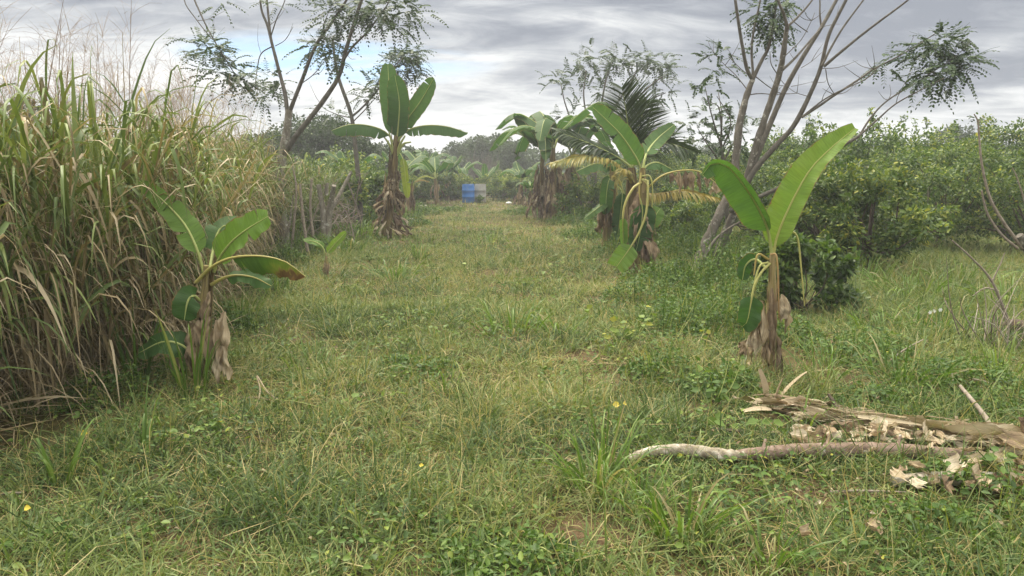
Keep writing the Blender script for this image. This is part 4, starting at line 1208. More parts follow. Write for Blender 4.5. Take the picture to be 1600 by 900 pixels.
# ---- small bushy one just behind it
Yu = Yt + 3.0
t2 = thing('small_tree', 'small sparse tree with thin upright twigs between the palm and the leaning tree', 'tree', GY(1135, Yu))
mb = MB()
limb(mb, [GY(1135, Yu)] + PX([(1136, 330), (1132, 270), (1126, 220)], Yu), .05, .025, 6)
for l in ([(1126, 225), (1112, 180), (1101, 133)], [(1128, 215), (1124, 170), (1110, 160)], [(1130, 230), (1142, 190), (1120, 150)], [(1132, 250), (1150, 215), (1160, 185)], [(1126, 220), (1128, 180), (1122, 142)], [(1130, 260), (1105, 225), (1090, 200)]):
    limb(mb, PX(l, Yu, Yu + RNG.normal(0, .3)), .02, .006, 5)
mb.build('trunk', M['branch'], t2)
mb = MB()
for i, (x, y, rd, n) in enumerate(((1092, 148, .2, 9), (1112, 138, .16, 6), (1075, 190, .3, 18), (1105, 185, .3, 26), (1130, 195, .3, 22), (1155, 190, .28, 18), (1100, 215, .4, 26), (1140, 225, .4, 30), (1170, 215, .35, 24), (1085, 235, .4, 24))):
    sprays(mb, A(x, y, Yu + RNG.normal(0, .3)), rd, int(n * .65), 60 + i, LL=(.18, .32), lf=(.06, .09))
mb.build('foliage', M['glir'], t2)

# ---- left trees rising out of the tall grass
Yl = 15.4
t3 = thing('slender_tree', 'slender grey tree rising from the tall grass left of the lane, branching into long poles', 'tree', GY(448, Yl))
mb = MB()
limb(mb, [GY(448, Yl) - [0, 0, .05]] + PX([(443, 350), (437, 300), (440, 255), (447, 210), (452, 172)], Yl), .105, .07, 10, rough=.12)
mb.build('trunk', M['palebark'], t3)
mb = MB()
joints = []
for l, a_, b_, r0, r1 in [
    ([(450, 185), (446, 150), (439, 122), (426, 72), (418, 40), (408, 12), (405, -40)], 0, .3, .06, .02),
    ([(424, 66), (421, 40), (417, 0), (414, -40)], .2, .5, .034, .02),
    ([(423, 58), (432, 30), (444, 4), (452, -30)], .2, 0, .018, .009),
    ([(452, 175), (460, 155), (473, 122), (493, 72), (518, 36), (543, -3), (560, -40)], 0, -.4, .062, .022),
    ([(441, 245), (456, 222), (474, 198), (501, 163), (528, 122), (540, 80), (552, 40), (566, -4), (575, -40)], 0, -.8, .085, .026),
    ([(538, 92), (552, 72), (574, 50), (592, 26), (607, 4), (616, -20)], -.5, -.2, .032, .012),
    ([(426, 72), (408, 84), (402, 108), (398, 140)], .1, .4, .018, .009),
    ([(430, 72), (446, 62), (458, 42)], .2, .3, .012, .005),
    ([(472, 130), (488, 118), (504, 100), (510, 86)], -.2, .1, .014, .006),
    ([(408, -60), (370, -90), (322, -60), (300, -20), (315, 25), (334, 62), (352, 92), (372, 124)], .3, -1.0, .03, .012),
    ([(300, -30), (288, 0), (308, 32), (332, 62)], -.3, -.8, .016, .01),
    ([(505, 40), (513, 20), (522, 0)], -.2, 0, .012, .005),
]:
    P_ = PX(l, Yl + a_, Yl + b_)
    limb(mb, P_, r0 * .74, r1 * .85, 7)
    joints += P_[1:]
twigs(mb, joints, 40, .5, 9, up=.7, r=.007)
mb.build('branches', M['branch'], t3)
mb = MB()
for (x, y, yo, rad, n, sd_) in ((330, 80, -.8, (.4, .3, .2), 34, 11), (345, 110, -.9, (.42, .3, .22), 46, 12), (372, 130, -1, (.3, .3, .16), 24, 13), (318, 72, -.8, (.3, .3, .16), 18, 14),
                               (515, 20, -.2, (.34, .3, .3), 46, 15), (500, 70, -.2, (.36, .3, .2), 40, 16), (522, 85, -.2, (.22, .3, .2), 24, 17), (590, 20, -.3, (.5, .4, .26), 56, 18), (630, 12, -.3, (.42, .4, .24), 48, 19), (560, 20, -.3, (.36, .3, .22), 28, 20), (615, 42, -.3, (.3, .3, .14), 18, 21), (432, 2, .2, (.3, .3, .1), 10, 22), (348, 2, .2, (.2, .2, .1), 6, 23),
                               (430, 128, .6, (.22, .3, .26), 26, 24), (415, 150, .8, (.3, .3, .2), 20, 25)):
    sprays(mb, A(x, y, Yl + yo), rad, n, sd_, lf=(.062, .085), LL=(.3, .52))
mb.build('foliage', M['glir'], t3)

Ym = 20.5
t4 = thing('slender_tree', 'thin pale-stemmed tree standing behind the tall shaggy banana plant, leaves right at its tips', 'tree', GY(566, Ym))
mb = MB()
limb(mb, [GY(566, Ym)] + PX([(562, 300), (556, 240), (549, 181), (531, 128), (523, 90), (520, 60)], Ym), .08, .025, 8)
limb(mb, PX([(550, 182), (566, 168), (590, 141), (612, 108), (630, 90)], Ym, Ym - .4), .03, .01, 6)
limb(mb, PX([(552, 190), (570, 172), (582, 158), (596, 146)], Ym, Ym + .3), .018, .008, 5)
limb(mb, PX([(549, 184), (530, 180), (510, 172)], Ym, Ym + .3), .018, .008, 5)
mb.build('trunk', M['branch'], t4)
mb = MB()
for (x, y, rad, n, sd_) in ((640, 84, (.36, .3, .22), 44, 31), (622, 104, (.36, .3, .24), 40, 32), (648, 105, (.24, .3, .24), 22, 33), (580, 138, (.3, .3, .16), 20, 34), (600, 128, (.3, .3, .16), 16, 35), (570, 152, (.25, .3, .12), 12, 36), (520, 176, (.3, .3, .12), 14, 37), (630, 125, (.2, .2, .2), 14, 38)):
    sprays(mb, A(x, y, Ym), rad, n, sd_, lf=(.075, .105), LL=(.34, .55))
mb.build('foliage', M['glir'], t4)

# ---- tree behind the palm
Yn = 29.0
t5 = thing('slender_tree', 'open-crowned tree with feathery leaf tufts behind the young coconut palm', 'tree', GY(925, Yn))
mb = MB()
limb(mb, [GY(925, Yn)] + PX([(928, 290), (932, 240), (942, 205)], Yn), .11, .07, 8)
for l in ([(934, 235), (955, 200), (985, 165), (1015, 135), (1035, 120)], [(942, 205), (962, 165), (985, 130), (995, 108)], [(938, 215), (920, 190), (912, 150), (916, 110)], [(930, 230), (900, 200), (884, 165), (876, 130)], [(942, 205), (940, 165), (948, 120), (955, 100)], [(945, 200), (975, 175), (1010, 158), (1040, 145)]):
    limb(mb, PX(l, Yn, Yn + RNG.normal(0, .5)), .05, .018, 6)
mb.build('trunk', M['branch'], t5)
mb = MB()
for i, (x, y, n) in enumerate(((874, 122, 20), (866, 132, 14), (885, 140, 12), (912, 95, 30), (925, 110, 34), (905, 118, 22), (930, 88, 22), (958, 92, 34), (972, 100, 34), (950, 112, 26), (985, 108, 26), (1015, 95, 36), (1035, 100, 36), (1025, 120, 30), (1042, 142, 22), (1025, 152, 18), (1000, 90, 18), (890, 178, 24), (880, 185, 16), (945, 140, 14), (990, 140, 14), (1045, 108, 20))):
    sprays(mb, A(x, y, Yn + RNG.normal(0, .4)), (.42, .4, .3), int(n * .55), 100 + i, lf=(.10, .14), LL=(.4, .65))
mb.build('foliage', M['glir'], t5)

# ---- bare saplings, cut trunks and a leaning stick at the foot of the left trees
sap = [
    ('bare_sapling', 'thin grey sapling stem left of the speckled trunk, half hidden by tall grass', [(413, 403), (416, 340), (417, 262)], 14.6, .035, .022, 'palebark'),
    ('bare_sapling', 'thin brown sapling stem just right of the speckled trunk', [(457, 408), (459, 350), (463, 297), (457, 258)], 14.4, .030, .016, 'twig'),
    ('bare_sapling', 'brown curving sapling stem left of the forked stump', [(484, 402), (473, 335), (469, 288)], 14.2, .036, .02, 'twig'),
    ('bare_sapling', 'brown sapling stem bending right beside the forked stump', [(495, 378), (485, 330), (487, 280)], 15.0, .036, .02, 'twig'),
    ('leaning_stick', 'thin bare stick leaning on the brushwood beside the forked stump', [(560, 362), (545, 340), (532, 318)], 15.5, .015, .012, 'twig'),
    ('bare_sapling', 'pale leaning stick rising from the foot of the speckled trunk', [(440, 400), (452, 350), (458, 305)], 14.9, .03, .016, 'palebark'),
]
for nm, lab, l, Y, r0, r1, mt in sap:
    mb = MB()
    g0 = GY(l[0][0], Y)
    limb(mb, [g0 - [0, 0, .03]] + PX(l[1:], Y), r0, r1, 7, rough=.12)
    twigs(mb, PX(l[1:], Y), 3, .35, int(l[0][0]), up=.5, r=.006)
    tag(mb.build(nm, M[mt], origin=g0), lab, 'stick' if 'stick' in nm else 'sapling')
Yv = 16.0
mb = MB()
fs = GY(509, Yv)
limb(mb, [fs - [0, 0, .04]] + PX([(505, 335), (498, 288)], Yv), .07, .05, 8, rough=.12)
limb(mb, [fs + [.03, 0, -.04]] + PX([(516, 325), (522, 290)], Yv, Yv - .2), .075, .045, 8, rough=.12)
limb(mb, PX([(516, 330), (530, 305), (549, 268)], Yv, Yv + .3), .05, .035, 7, rough=.1)
limb(mb, PX([(510, 305), (511, 286)], Yv, Yv), .04, .035, 7)
tag(mb.build('forked_stump', M['palebark'], origin=fs), 'forked grey stump with sawn-off arms beside the lane, left of the tall shaggy banana', 'stump')
mb = MB()
br = GY(535, Yv + 1)
for i in range(110):
    p = br + np.array([RNG.normal(-.05, .26), RNG.normal(0, .2), abs(RNG.normal(.45, .28)) + .03])
    d = unit(RNG.normal(0, 1, 3) * [1, .6, .7])
    l = RNG.uniform(.2, .6)
    tube(mb, [p, p + d * l * .5 + RNG.normal(0, .03, 3), p + d * l], [.009, .007, .003], 4, 2, v=RNG.uniform(.3, .7), cap=False)
tag(mb.build('brushwood', M['twig'], origin=br), 'tangle of dry brushwood heaped against the forked stump', 'brushwood')


for i, (px, Y, h_, lx) in enumerate(((425, 15.2, 1.5, 4), (436, 16.6, 1.7, -6), (468, 15.8, 1.3, 8), (478, 17.5, 1.6, -5), (498, 18.2, 1.4, 6), (526, 18.0, 1.2, -8), (547, 19.0, 1.5, 5), (572, 18.4, 1.3, -4), (585, 20.5, 1.4, 7), (462, 18.5, 1.9, 3))):
    g0 = GY(px, Y)
    lean_ = np.array([lx * .075, RNG.normal(0, .25), 0])
    mb = MB()
    limb(mb, [g0 - [0, 0, .03], g0 + lean_ * .4 + [.03, 0, h_ * .4], g0 + lean_ + [-.02, 0, h_]], .021, .009, 6, rough=.14)
    twigs(mb, [g0 + lean_ * .5 + [0, 0, h_ * .5], g0 + lean_ + [-.02, 0, h_]], 5, .4, i + 3, up=.5, r=.006)
    top_ = g0 + lean_ * .7 + [0, 0, h_ * .7]
    limb(mb, [top_, top_ + [lx * .02, .1, .25], top_ + [lx * .05, .15, .5]], .012, .005, 5)
    tag(mb.build('bare_sapling', M['twig'], origin=g0), 'thin pale bare sapling in the grass between speckled trunk and tall shaggy banana', 'sapling', 'thin pale saplings left of the lane')

# ================================================================== citrus grove and bushes
def bush_meshes(seed, H, Rx, trunk_h, ncl, nleaf, lf, vr, mat, trunk_mat, name_c='crown', yellow=.018, flat=.75, label='', cat='tree', name='citrus_tree', loc=(0, 0, 0), tr=.06):
    r = np.random.default_rng(seed)
    loc = np.asarray(loc, float)
    root = thing(name, label, cat, loc)
    Cc = []
    zc = trunk_h + (H - trunk_h) * .42
    while len(Cc) < ncl:
        d = unit(r.normal(0, 1, 3))
        f = r.uniform(.35, 1.0) ** .6
        p = d * f * np.array([Rx, Rx, (H - trunk_h) * .52]) + [0, 0, zc]
        p[:2] *= 1 + .22 * math.sin(3 * math.atan2(p[1], p[0]) + seed)
        if p[2] > trunk_h * .55:
            Cc.append(p)
    Cc = np.array(Cc)
    rad = r.uniform(.14, .32, ncl) * Rx / 1.3
    tmb = MB()
    fork = np.array([r.normal(0, .05), r.normal(0, .05), trunk_h])
    tube(tmb, [loc - [0, 0, .05], loc + fork * .5 + r.normal(0, .03, 3), loc + fork], [tr, tr * .8, tr * .7], 8, 4, rough=.1)
    for i in range(0, ncl, 3):
        m_ = fork * .5 + Cc[i] * .5 + r.normal(0, .1, 3) + [0, 0, -.08]
        tube(tmb, [loc + fork, loc + m_, loc + Cc[i]], [tr * .5, tr * .28, tr * .08], 5, 3, cap=False)
    tmb.build('trunk', M[trunk_mat], root)
    idx = r.integers(0, ncl, nleaf)
    dr = unit(r.normal(0, 1, (nleaf, 3)))
    f = r.random(nleaf) ** .45
    P = Cc[idx] + dr * (rad[idx] * f)[:, None] * [1, 1, flat]
    # twig shoots that break the outline
    nsh = ncl // 2
    sh = r.integers(0, ncl, nsh)
    for s_ in sh:
        dd = unit(unit(Cc[s_] - [0, 0, zc]) + r.normal(0, .3, 3) + [0, 0, .5])
        k_ = int(nleaf / ncl * .35)
        P = np.vstack([P, Cc[s_] + dd * (rad[s_] * r.uniform(.6, 2.0, k_))[:, None] + r.normal(0, .04, (k_, 3))])
        dr = np.vstack([dr, unit(dd + r.normal(0, .7, (k_, 3)))])
    N = len(P)
    D = unit(dr + r.normal(0, .6, (N, 3)) + [0, 0, -.15])
    Nv = unit(r.normal(0, .55, (N, 3)) + UP + dr * .4)
    cv_ = r.normal(0, .10, ncl)
    cvv = np.concatenate([cv_[idx], np.full(N - nleaf, .12)])
    v = np.clip(r.uniform(*vr, N) + cvv, 0, .88)
    v = np.where(r.random(N) < yellow, r.uniform(.86, 1.0, N), v)
    Lf = r.uniform(*lf, N)
    cm = MB()
    leaves(cm, loc + P, D, Nv, Lf, Lf * r.uniform(.45, .58, N), v, fold=.2)
    cm.build(name_c, M[mat], root)
    return root


def citrus(loc, seed, H, Rx, label, nleaf=7000, lf=(.05, .085), th=.28, vr=(.1, .78)):
    return bush_meshes(seed, H, Rx, th, 70, nleaf, lf, vr, 'citrus', 'darkbark', label=label, loc=loc, cat='citrus tree')


citrus(GY(1352, 11.8), 201, 1.75, 1.15, 'nearest citrus tree, yellow-green and low, right of the big bright banana leaf', 9000, th=.38, lf=(.055, .095), vr=(.15, .8))
shrub = bush_meshes(202, 1.05, .50, .06, 34, 3400, (.06, .10), (.05, .55), 'citrus', 'darkbark', name='leafy_shrub', cat='shrub', label='dark green leafy shrub behind the bright-leaved banana plant', loc=G(1258, 488), name_c='foliage', yellow=.0, tr=.025)
c2 = citrus(GY(1275, 13.6), 203, 2.0, 1.1, 'citrus tree directly behind the big bright banana leaf', 8000)
c3 = citrus(GY(1455, 15.5), 204, 2.45, 1.6, 'broad citrus tree with brown twiggy underside, behind the nearest one', 9500)
c4 = citrus(GY(1590, 14.4), 205, 2.3, 1.35, 'citrus tree at the right edge behind the sprouting stump', 8500)
c5 = citrus(GY(1180, 17.5), 206, 2.1, 1.3, 'citrus tree behind the crossing trunks of the leaning tree', 8000)
vars_ = [citrus(GY(1350, 19), 207, 2.9, 1.7, 'tall citrus tree in the second row above the nearest one', 8500, lf=(.07, .11)), citrus(GY(1545, 19.5), 208, 2.9, 1.7, 'tall citrus tree in the second row at the right of the grove', 8500, lf=(.07, .11)), citrus(GY(1120, 23), 209, 2.3, 1.6, 'citrus tree seen between the palm and the leaning tree', 7500, lf=(.08, .12)), citrus(GY(1445, 21.5), 210, 2.8, 1.7, 'citrus tree between the two tall ones of the second row', 8000, lf=(.08, .12))]
k = 0
for Y, pxs in ((23, (1240, 1320, 1600, 1700)), (27, (1060, 1180, 1290, 1400, 1500, 1620)), (32, (1000, 1100, 1230, 1340, 1440, 1560, 1660)), (38, (930, 1030, 1130, 1250, 1370, 1480, 1590, 1700)), (46, (900, 980, 1080, 1200, 1320, 1450, 1580))):
    for px in pxs:
        r_ = random.Random(k * 13 + 5)
        dup(vars_[k % 4], GY(px + r_.uniform(-18, 18), Y + r_.uniform(-1, 1)), r_.uniform(0, 6.28), r_.uniform(.78, 1.08), 'citrus tree standing deeper in the grove behind the front rows', 'deeper citrus trees of the grove')
        k += 1

# low bushes closing the lane and behind the left trees
lb = bush_meshes(221, 1.35, .95, .15, 50, 4200, (.08, .13), (.25, .85), 'citrus', 'darkbark', name='bush', cat='bush', label='low yellow-green bush at the end of the lane behind the blue drum', loc=GY(705, 43), name_c='foliage', yellow=.05)
lb2 = bush_meshes(222, 1.7, 1.1, .2, 60, 5200, (.08, .14), (.15, .75), 'citrus', 'darkbark', name='bush', cat='bush', label='dark leafy bush behind the brushwood and forked stump', loc=GY(520, 21), name_c='foliage', yellow=.02)
for i, (px, Y, s_, src, lab, grp) in enumerate([(640, 41, 1.0, lb, None, 1), (675, 46, 1.1, lb, None, 1), (735, 47, 1.0, lb, None, 1), (770, 46, 1.05, lb, None, 1), (805, 45, .95, lb, None, 1), (840, 47, 1.1, lb, None, 1), (620, 48, 1.2, lb, None, 1), (690, 52, 1.3, lb, None, 1), (780, 54, 1.3, lb, None, 1), (870, 50, 1.2, lb, None, 1),
                                           (455, 19, .85, lb2, 'leafy bush between the speckled trunk and the dark bush', 0), (575, 24, 1.05, lb2, 'leafy bush left of the tall shaggy banana trunk', 0), (545, 27, 1.2, lb2, 'bush below the dark shade tree', 0), (600, 31, 1.1, lb2, 'bush behind the tall shaggy banana trunk', 0), (480, 23, 1.1, lb2, 'bush behind the bare saplings', 0), (420, 21, 1.0, lb2, 'bush behind the tall grass beside the speckled trunk', 0), (505, 32, 1.4, lb2, 'large bush at the foot of the dark shade tree', 0), (655, 37, .9, lb2, 'dark bush at the right of the withered banana plant', 0), (690, 41, .85, lb2, 'dark bush left of the blue drum', 0), (712, 43, .8, lb2, 'dark bush close behind the left side of the blue drum', 0), (783, 42, .8, lb2, 'dark bush right of the grey drum', 0), (812, 40, .8, lb2, 'dark bush between the grey drum and the shaggy clump', 0), (918, 24, .8, lb2, 'dark bush right of the shaggy banana clump', 0), (1060, 16.5, .62, lb2, 'leafy bush under the yellow palm frond', 0), (1085, 19, .8, lb2, 'leafy bush left of the leaning tree', 0)]):
    dup(src, GY(px, Y), i * 1.7, s_, lab or 'yellow-green bush in the row closing the far end of the lane', 'bushes closing the lane' if grp else None)

# shade tree and far trees
def big_tree(name, label, loc, H, Rx, th, seed, ncl, nleaf, lf, mat='shade', rad=1.0, group=None):
    r = np.random.default_rng(seed)
    loc = np.asarray(loc, float)
    root = thing(name, label, 'tree', loc, group)
    tmb, cm = MB(), MB()
    tube(tmb, [loc - [0, 0, .1], loc + [0.1, 0, th * .5], loc + [0, 0, th]], [.22, .18, .14], 8, 4, rough=.1)
    d = unit(r.normal(0, 1, (ncl, 3)))
    d[:, 2] = np.abs(d[:, 2]) - .25
    Cc = d * np.array([Rx, Rx * .8, (H - th) * .78]) * r.uniform(.55, 1.0, (ncl, 1)) + [0, 0, th + (H - th) * .25]
    Cc[:, 2] = np.minimum(Cc[:, 2], H)
    for i in range(0, ncl, 3):
        tube(tmb, [loc + [0, 0, th * .9], loc + Cc[i] * .5 + [0, 0, th * .4], loc + Cc[i]], [.09, .05, .012], 5, 3, cap=False)
    tmb.build('trunk', M['darkbark'], root)
    rd = r.uniform(.35, .75, ncl) * rad
    idx = r.integers(0, ncl, nleaf)
    dr = unit(r.normal(0, 1, (nleaf, 3)))
    P = Cc[idx] + dr * (rd[idx] * r.random(nleaf) ** .4)[:, None] * [1, 1, .7]
    Lf = r.uniform(*lf, nleaf)
    v = np.clip(r.uniform(.05, .8, nleaf) + r.normal(0, .12, ncl)[idx], 0, 1)
    leaves(cm, loc + P, unit(dr + r.normal(0, .6, (nleaf, 3))), unit(UP + r.normal(0, .5, (nleaf, 3))), Lf, Lf * .5, v)
    cm.build('crown', M[mat], root)
    return root


big_tree('shade_tree', 'large dark round-crowned tree behind the slender left trees', GY(520, 36), 4.6, 3.0, 1.3, 301, 70, 14000, (.12, .2))
big_tree('shade_tree', 'dark tree left of the large round-crowned one, showing above the tall grass', GY(440, 40), 4.2, 2.6, 1.3, 302, 50, 9000, (.14, .22))
big_tree('shade_tree', 'dark tree right of the large round-crowned one, low behind the far bananas', GY(610, 44), 3.4, 2.6, 1.0, 303, 50, 9000, (.14, .22))
fa = big_tree('shade_tree', 'hazy grey-green tree behind the drums, tallest of the far trees over the lane', GY(765, 62), 5.0, 2.0, 1.6, 304, 40, 5200, (.16, .26), rad=1.0)
for px, Y, s_, lab in ((722, 64, .88, 'hazy tree left of the tallest one over the lane'), (800, 60, .86, 'hazy tree right of the tallest one over the lane'), (745, 70, 1.0, 'hazy tree far behind, between the two left ones over the lane'), (1472, 52, 1.02, 'dark hazy tree standing above the grove at the right'), (1230, 66, .8, 'hazy tree far behind the leaning tree'), (1105, 64, .85, 'hazy tree far behind the small sparse tree'), (35, 22, .8, 'dark tree showing above the tall grass at the left edge'), (655, 58, .75, 'hazy tree far behind the tall shaggy banana')):
    dup(fa, GY(px, Y), px * .37, s_, lab)

# leafless bush behind the drums
mb = MB()
bl = GY(752, 52)
for i in range(70):
    a_, h_ = RNG.uniform(0, 6.28), RNG.uniform(1.2, 2.9)
    e_ = bl + np.array([math.cos(a_) * RNG.uniform(.2, 1.5), math.sin(a_) * 1.0, h_])
    tube(mb, [bl + RNG.normal(0, .15, 3) * [1, 1, 0], bl * .5 + e_ * .5 + RNG.normal(0, .12, 3), e_], [.035, .022, .01], 4, 3, v=RNG.uniform(.4, .7), cap=False)
    for j in range(3):
        q_ = bl * .35 + e_ * .65
        tube(mb, [q_, q_ + RNG.normal(0, .4, 3) + [0, 0, .4]], [.014, .006], 4, 1, cap=False)
tag(mb.build('bare_bush', M['branch'], origin=bl), 'leafless brown bush with many upright twigs behind the drums', 'bush')

# far woods that close the horizon
fw = MB()
n = 60000
x = RNG.uniform(-75, 75, n)
y = RNG.uniform(72, 84, n)
hh = 2.2 + 2.2 * vnoise(x, y * 0, 6.0) + 1.0 * vnoise(x, y, 2.0)
zf = hh * RNG.random(n) ** .6
leaves(fw, np.column_stack([x, y, zf]), rdir(n), UP + RNG.normal(0, .6, (n, 3)), RNG.uniform(.3, .5, n), .25, RNG.uniform(.1, .8, n))
tag(fw.build('far_woods', M['shade'], origin=(0, 78, 0)), 'low dark woods along the horizon', 'woods', kind='stuff')

# ================================================================== drums and litter at the end of the lane
def drum(loc, r, H, mat, label):
    root = thing('plastic_drum', label, 'drum', loc)
    loc = np.asarray(loc, float)
    z = np.array([0, .02, .05, .28, .30, .33, .35, .62, .64, .67, .69, .86, .90, .93, .95, .95])
    rr = np.array([.90, .97, 1, 1, 1.04, 1.04, 1, 1, 1.04, 1.04, 1, 1, .97, .97, .94, .90])
    a = np.linspace(0, 2 * math.pi, 32, endpoint=False)
    P = np.stack([np.cos(a)[None] * (rr * r)[:, None], np.sin(a)[None] * (rr * r)[:, None], np.broadcast_to((z * H)[:, None], (len(z), 32))], -1) + loc
    mb = MB()
    mb.grid(P, .5, wrap=True)
    mb.build('body', M[mat], root)
    mb = MB()
    z2, r2 = np.array([.945, .965, .985, .985, .955, .955]), np.array([.90, .96, .96, .90, .86, 0.001])
    P = np.stack([np.cos(a)[None] * (r2 * r)[:, None], np.sin(a)[None] * (r2 * r)[:, None], np.broadcast_to((z2 * H)[:, None], (6, 32))], -1) + loc
    mb.grid(P, .5, wrap=True)
    mb.build('lid', M[mat], root)
    return root


Yr = 38.0
drum(GY(733, Yr), .31, .93, 'blue', 'bright blue plastic drum standing at the end of the lane')
drum(GY(751.5, Yr + .4), .29, .92, 'greydrum', 'weathered grey-white drum right behind the blue one')
sm = bush_meshes(231, .38, .22, .05, 14, 500, (.05, .08), (.1, .6), 'citrus', 'darkbark', name='small_plant', cat='plant', label='small dark plant growing in front of the grey drum', loc=GY(751, Yr - .6), name_c='foliage', tr=.01)


def lump(name, loc, sx, sy, sz, mat, label, cat, seed, group=None):
    r = np.random.default_rng(seed)
    u = np.linspace(0, math.pi, 8)[:, None]
    a = np.linspace(0, 2 * math.pi, 12, endpoint=False)[None]
    k = 1 + .25 * (r.random((8, 12)) - .5)
    P = np.stack([np.sin(u) * np.cos(a) * sx * k, np.sin(u) * np.sin(a) * sy * k, (np.cos(u) * sz + 0 * a) * k + sz * .6], -1) + np.asarray(loc)
    mb = MB()
    mb.grid(P, .5, wrap=True)
    return tag(mb.build(name, M[mat], origin=loc), label, cat, group)


lump('plastic_jug', G(795, 318), .16, .08, .07, 'white', 'small white plastic jug lying on the lane right of the drums', 'jug', 1)
for i, (px, py) in enumerate(((659, 330), (676, 331), (661, 322), (748, 316), (640, 345))):
    lump('stone', G(px, py), .22, .12, .05, 'stone', 'pale flat stone lying in the grass before the drums', 'stone', 10 + i, 'pale stones at the end of the lane')

# ================================================================== fallen trunks and dry banana waste, front right
def on(px, py, dz=0.0):
    g_ = G(px, py)
    return g_ + [0, 0, dz]


lg = thing('log', 'long brown log lying across the grass, its left end white with peeling bark', 'log', on(1250, 722))
mb = MB()
tube(mb, [on(1120, 730, .05), on(1185, 731, .06), on(1240, 728, .06), on(1300, 725, .065), on(1360, 724, .065), on(1430, 725, .06), on(1510, 727, .05)], [.026, .037, .041, .043, .044, .042, .034], 12, 8, v=.5, rough=.07)
for px, py in ((1190, 725), (1400, 715), (1290, 713)):
    tube(mb, [on(px, py + 8, .07), on(px + 4, py, .12)], [.014, .008], 6, 2)
mb.build('trunk', M['log'], lg)
mb = MB()
tube(mb, [on(982, 728, .03), on(1010, 724, .05), on(1060, 722, .06), on(1110, 727, .06), on(1150, 731, .056), on(1185, 731, .058)], [.022, .03, .035, .034, .032, .02], 12, 8, v=.5, rough=.14)
mb.build('bare_end', M['palelog'], lg)['label'] = 'white end with peeling bark'
mb = MB()
tube(mb, [on(1395, 762, .03), on(1450, 760, .04), on(1520, 757, .04), on(1570, 756, .03)], [.03, .036, .036, .03], 10, 6, v=.55, rough=.12)
tag(mb.build('log', M['palelog'], origin=on(1480, 760)), 'short pale log half sunk in grass below the long brown one', 'log')

fs_ = thing('fallen_stem', 'fallen dry banana trunk split into straw-coloured fibre strips behind the brown log', 'fallen trunk', on(1400, 690))
path = [on(1195, 640, .035), on(1240, 655, .04), on(1300, 670, .04), on(1370, 684, .04), on(1440, 694, .04), on(1520, 704, .04), on(1600, 712, .04), on(1680, 718, .04)]
mb = MB()
tube(mb, path, [.025, .04, .045, .045, .05, .05, .05, .045], 14, 8, v=.45, rough=.22)
mb.build('core', M['fibre'], fs_)
C = catmull(path, 10)
mb = MB()
n = 380
i_ = RNG.integers(7, len(C) - 6, n)
T_ = unit(C[i_ + 3] - C[i_])
off = RNG.normal(0, 1, (n, 3)) * [0, .05, .035]
off[:, 2] = np.abs(off[:, 2]) + .02
d = T_ * RNG.choice([1, 1, -1], n)[:, None] + RNG.normal(0, .13, (n, 3)) * [1, 1, .6]
ribbons(mb, C[i_] + off, d, RNG.uniform(.10, .38, n), np.where(RNG.random(n) < .1, RNG.uniform(.02, .03, n), RNG.uniform(.003, .014, n)), 5, RNG.uniform(0, .8, n), RNG.uniform(.0, .95, n), fold=.35, basew=.9, tipw=.3, roll=RNG.normal(.4, .7, n))
mb.build('fibre_strips', M['fibre'], fs_)
for j, (px, py, d_, L_, W_, v_) in enumerate(((1195, 640, (-.2, .1, 1.0), .22, .09, .35), (1215, 640, (.5, .2, .5), .3, .05, .5), (1210, 645, (.2, .0, .9), .18, .05, .25), (1205, 655, (-1, -.2, .15), .2, .05, .6))):
    mb = MB()
    ribbons(mb, [on(px, py, .05)], [d_], [L_], [W_], 8, [.4], [v_], fold=.5, roll=np.array([.3]), tipw=.5)
    mb.build('torn_sheath', M['fibre'], fs_)


def scrap(loc, s, rz, v, seed, label, tilt=.3, wd=None, root=None, lift=0.0):
    """crumpled piece of dry banana leaf lying on the ground"""
    r = np.random.default_rng(seed)
    nx, ny = 16, 10
    u, w = np.meshgrid(np.linspace(-1, 1, nx), np.linspace(-1, 1, ny), indexing='ij')
    ph = r.uniform(0, 6, 8)
    wd_ = r.uniform(.18, .40) if wd is None else wd
    e0, e1 = 1 - .55 * r.random(ny), 1 - .55 * r.random(ny)            # each end is frayed
    uu = np.where(u > 0, u * e1[None], u * e0[None])
    bend = r.uniform(-.35, .35)
    x_ = uu * s
    y_ = w * s * wd_ * (1 - .3 * uu ** 2) * (1 + .25 * np.sin(uu * 4 + ph[1])) + bend * s * uu ** 2
    gut = r.uniform(-.3, .75)
    kw_ = min(1.0, wd_ * 3.0)
    z_ = s * (gut * kw_ * w ** 2 + kw_ * .07 * np.sin(w * 6 + ph[2] + uu * 2) + .05 * np.sin(uu * 6 + ph[3] - w * 2) + kw_ * .05 * np.sin(w * 15 + ph[5])) + r.normal(0, .018 * s, u.shape) + s * tilt * w * wd_
    z_ -= z_.min() - .006
    z_ += RNG.uniform(.055, .10) + .25 * max(s - .09, 0) if root is None else 0.0
    c_, s_ = math.cos(rz), math.sin(rz)
    P = np.stack([x_ * c_ - y_ * s_, x_ * s_ + y_ * c_, z_], -1) + np.asarray(loc)
    mb = MB()
    mb.grid(P, np.clip(v + .22 * np.sin(w * 7 + ph[6]) * np.sin(uu * 3 + ph[7]), 0, 1).ravel(), np.stack([w * s, u * s * .3, 0 * u], -1))
    if root is not None:
        for q_ in mb.v:
            q_[:, 2] += lift
        return mb.build('torn_sheath', M['fibre'], root)
    return tag(mb.build('dry_leaf', M['deadleaf'], origin=loc), label, 'dry leaf', 'dry banana leaf scraps round the fallen trunks')


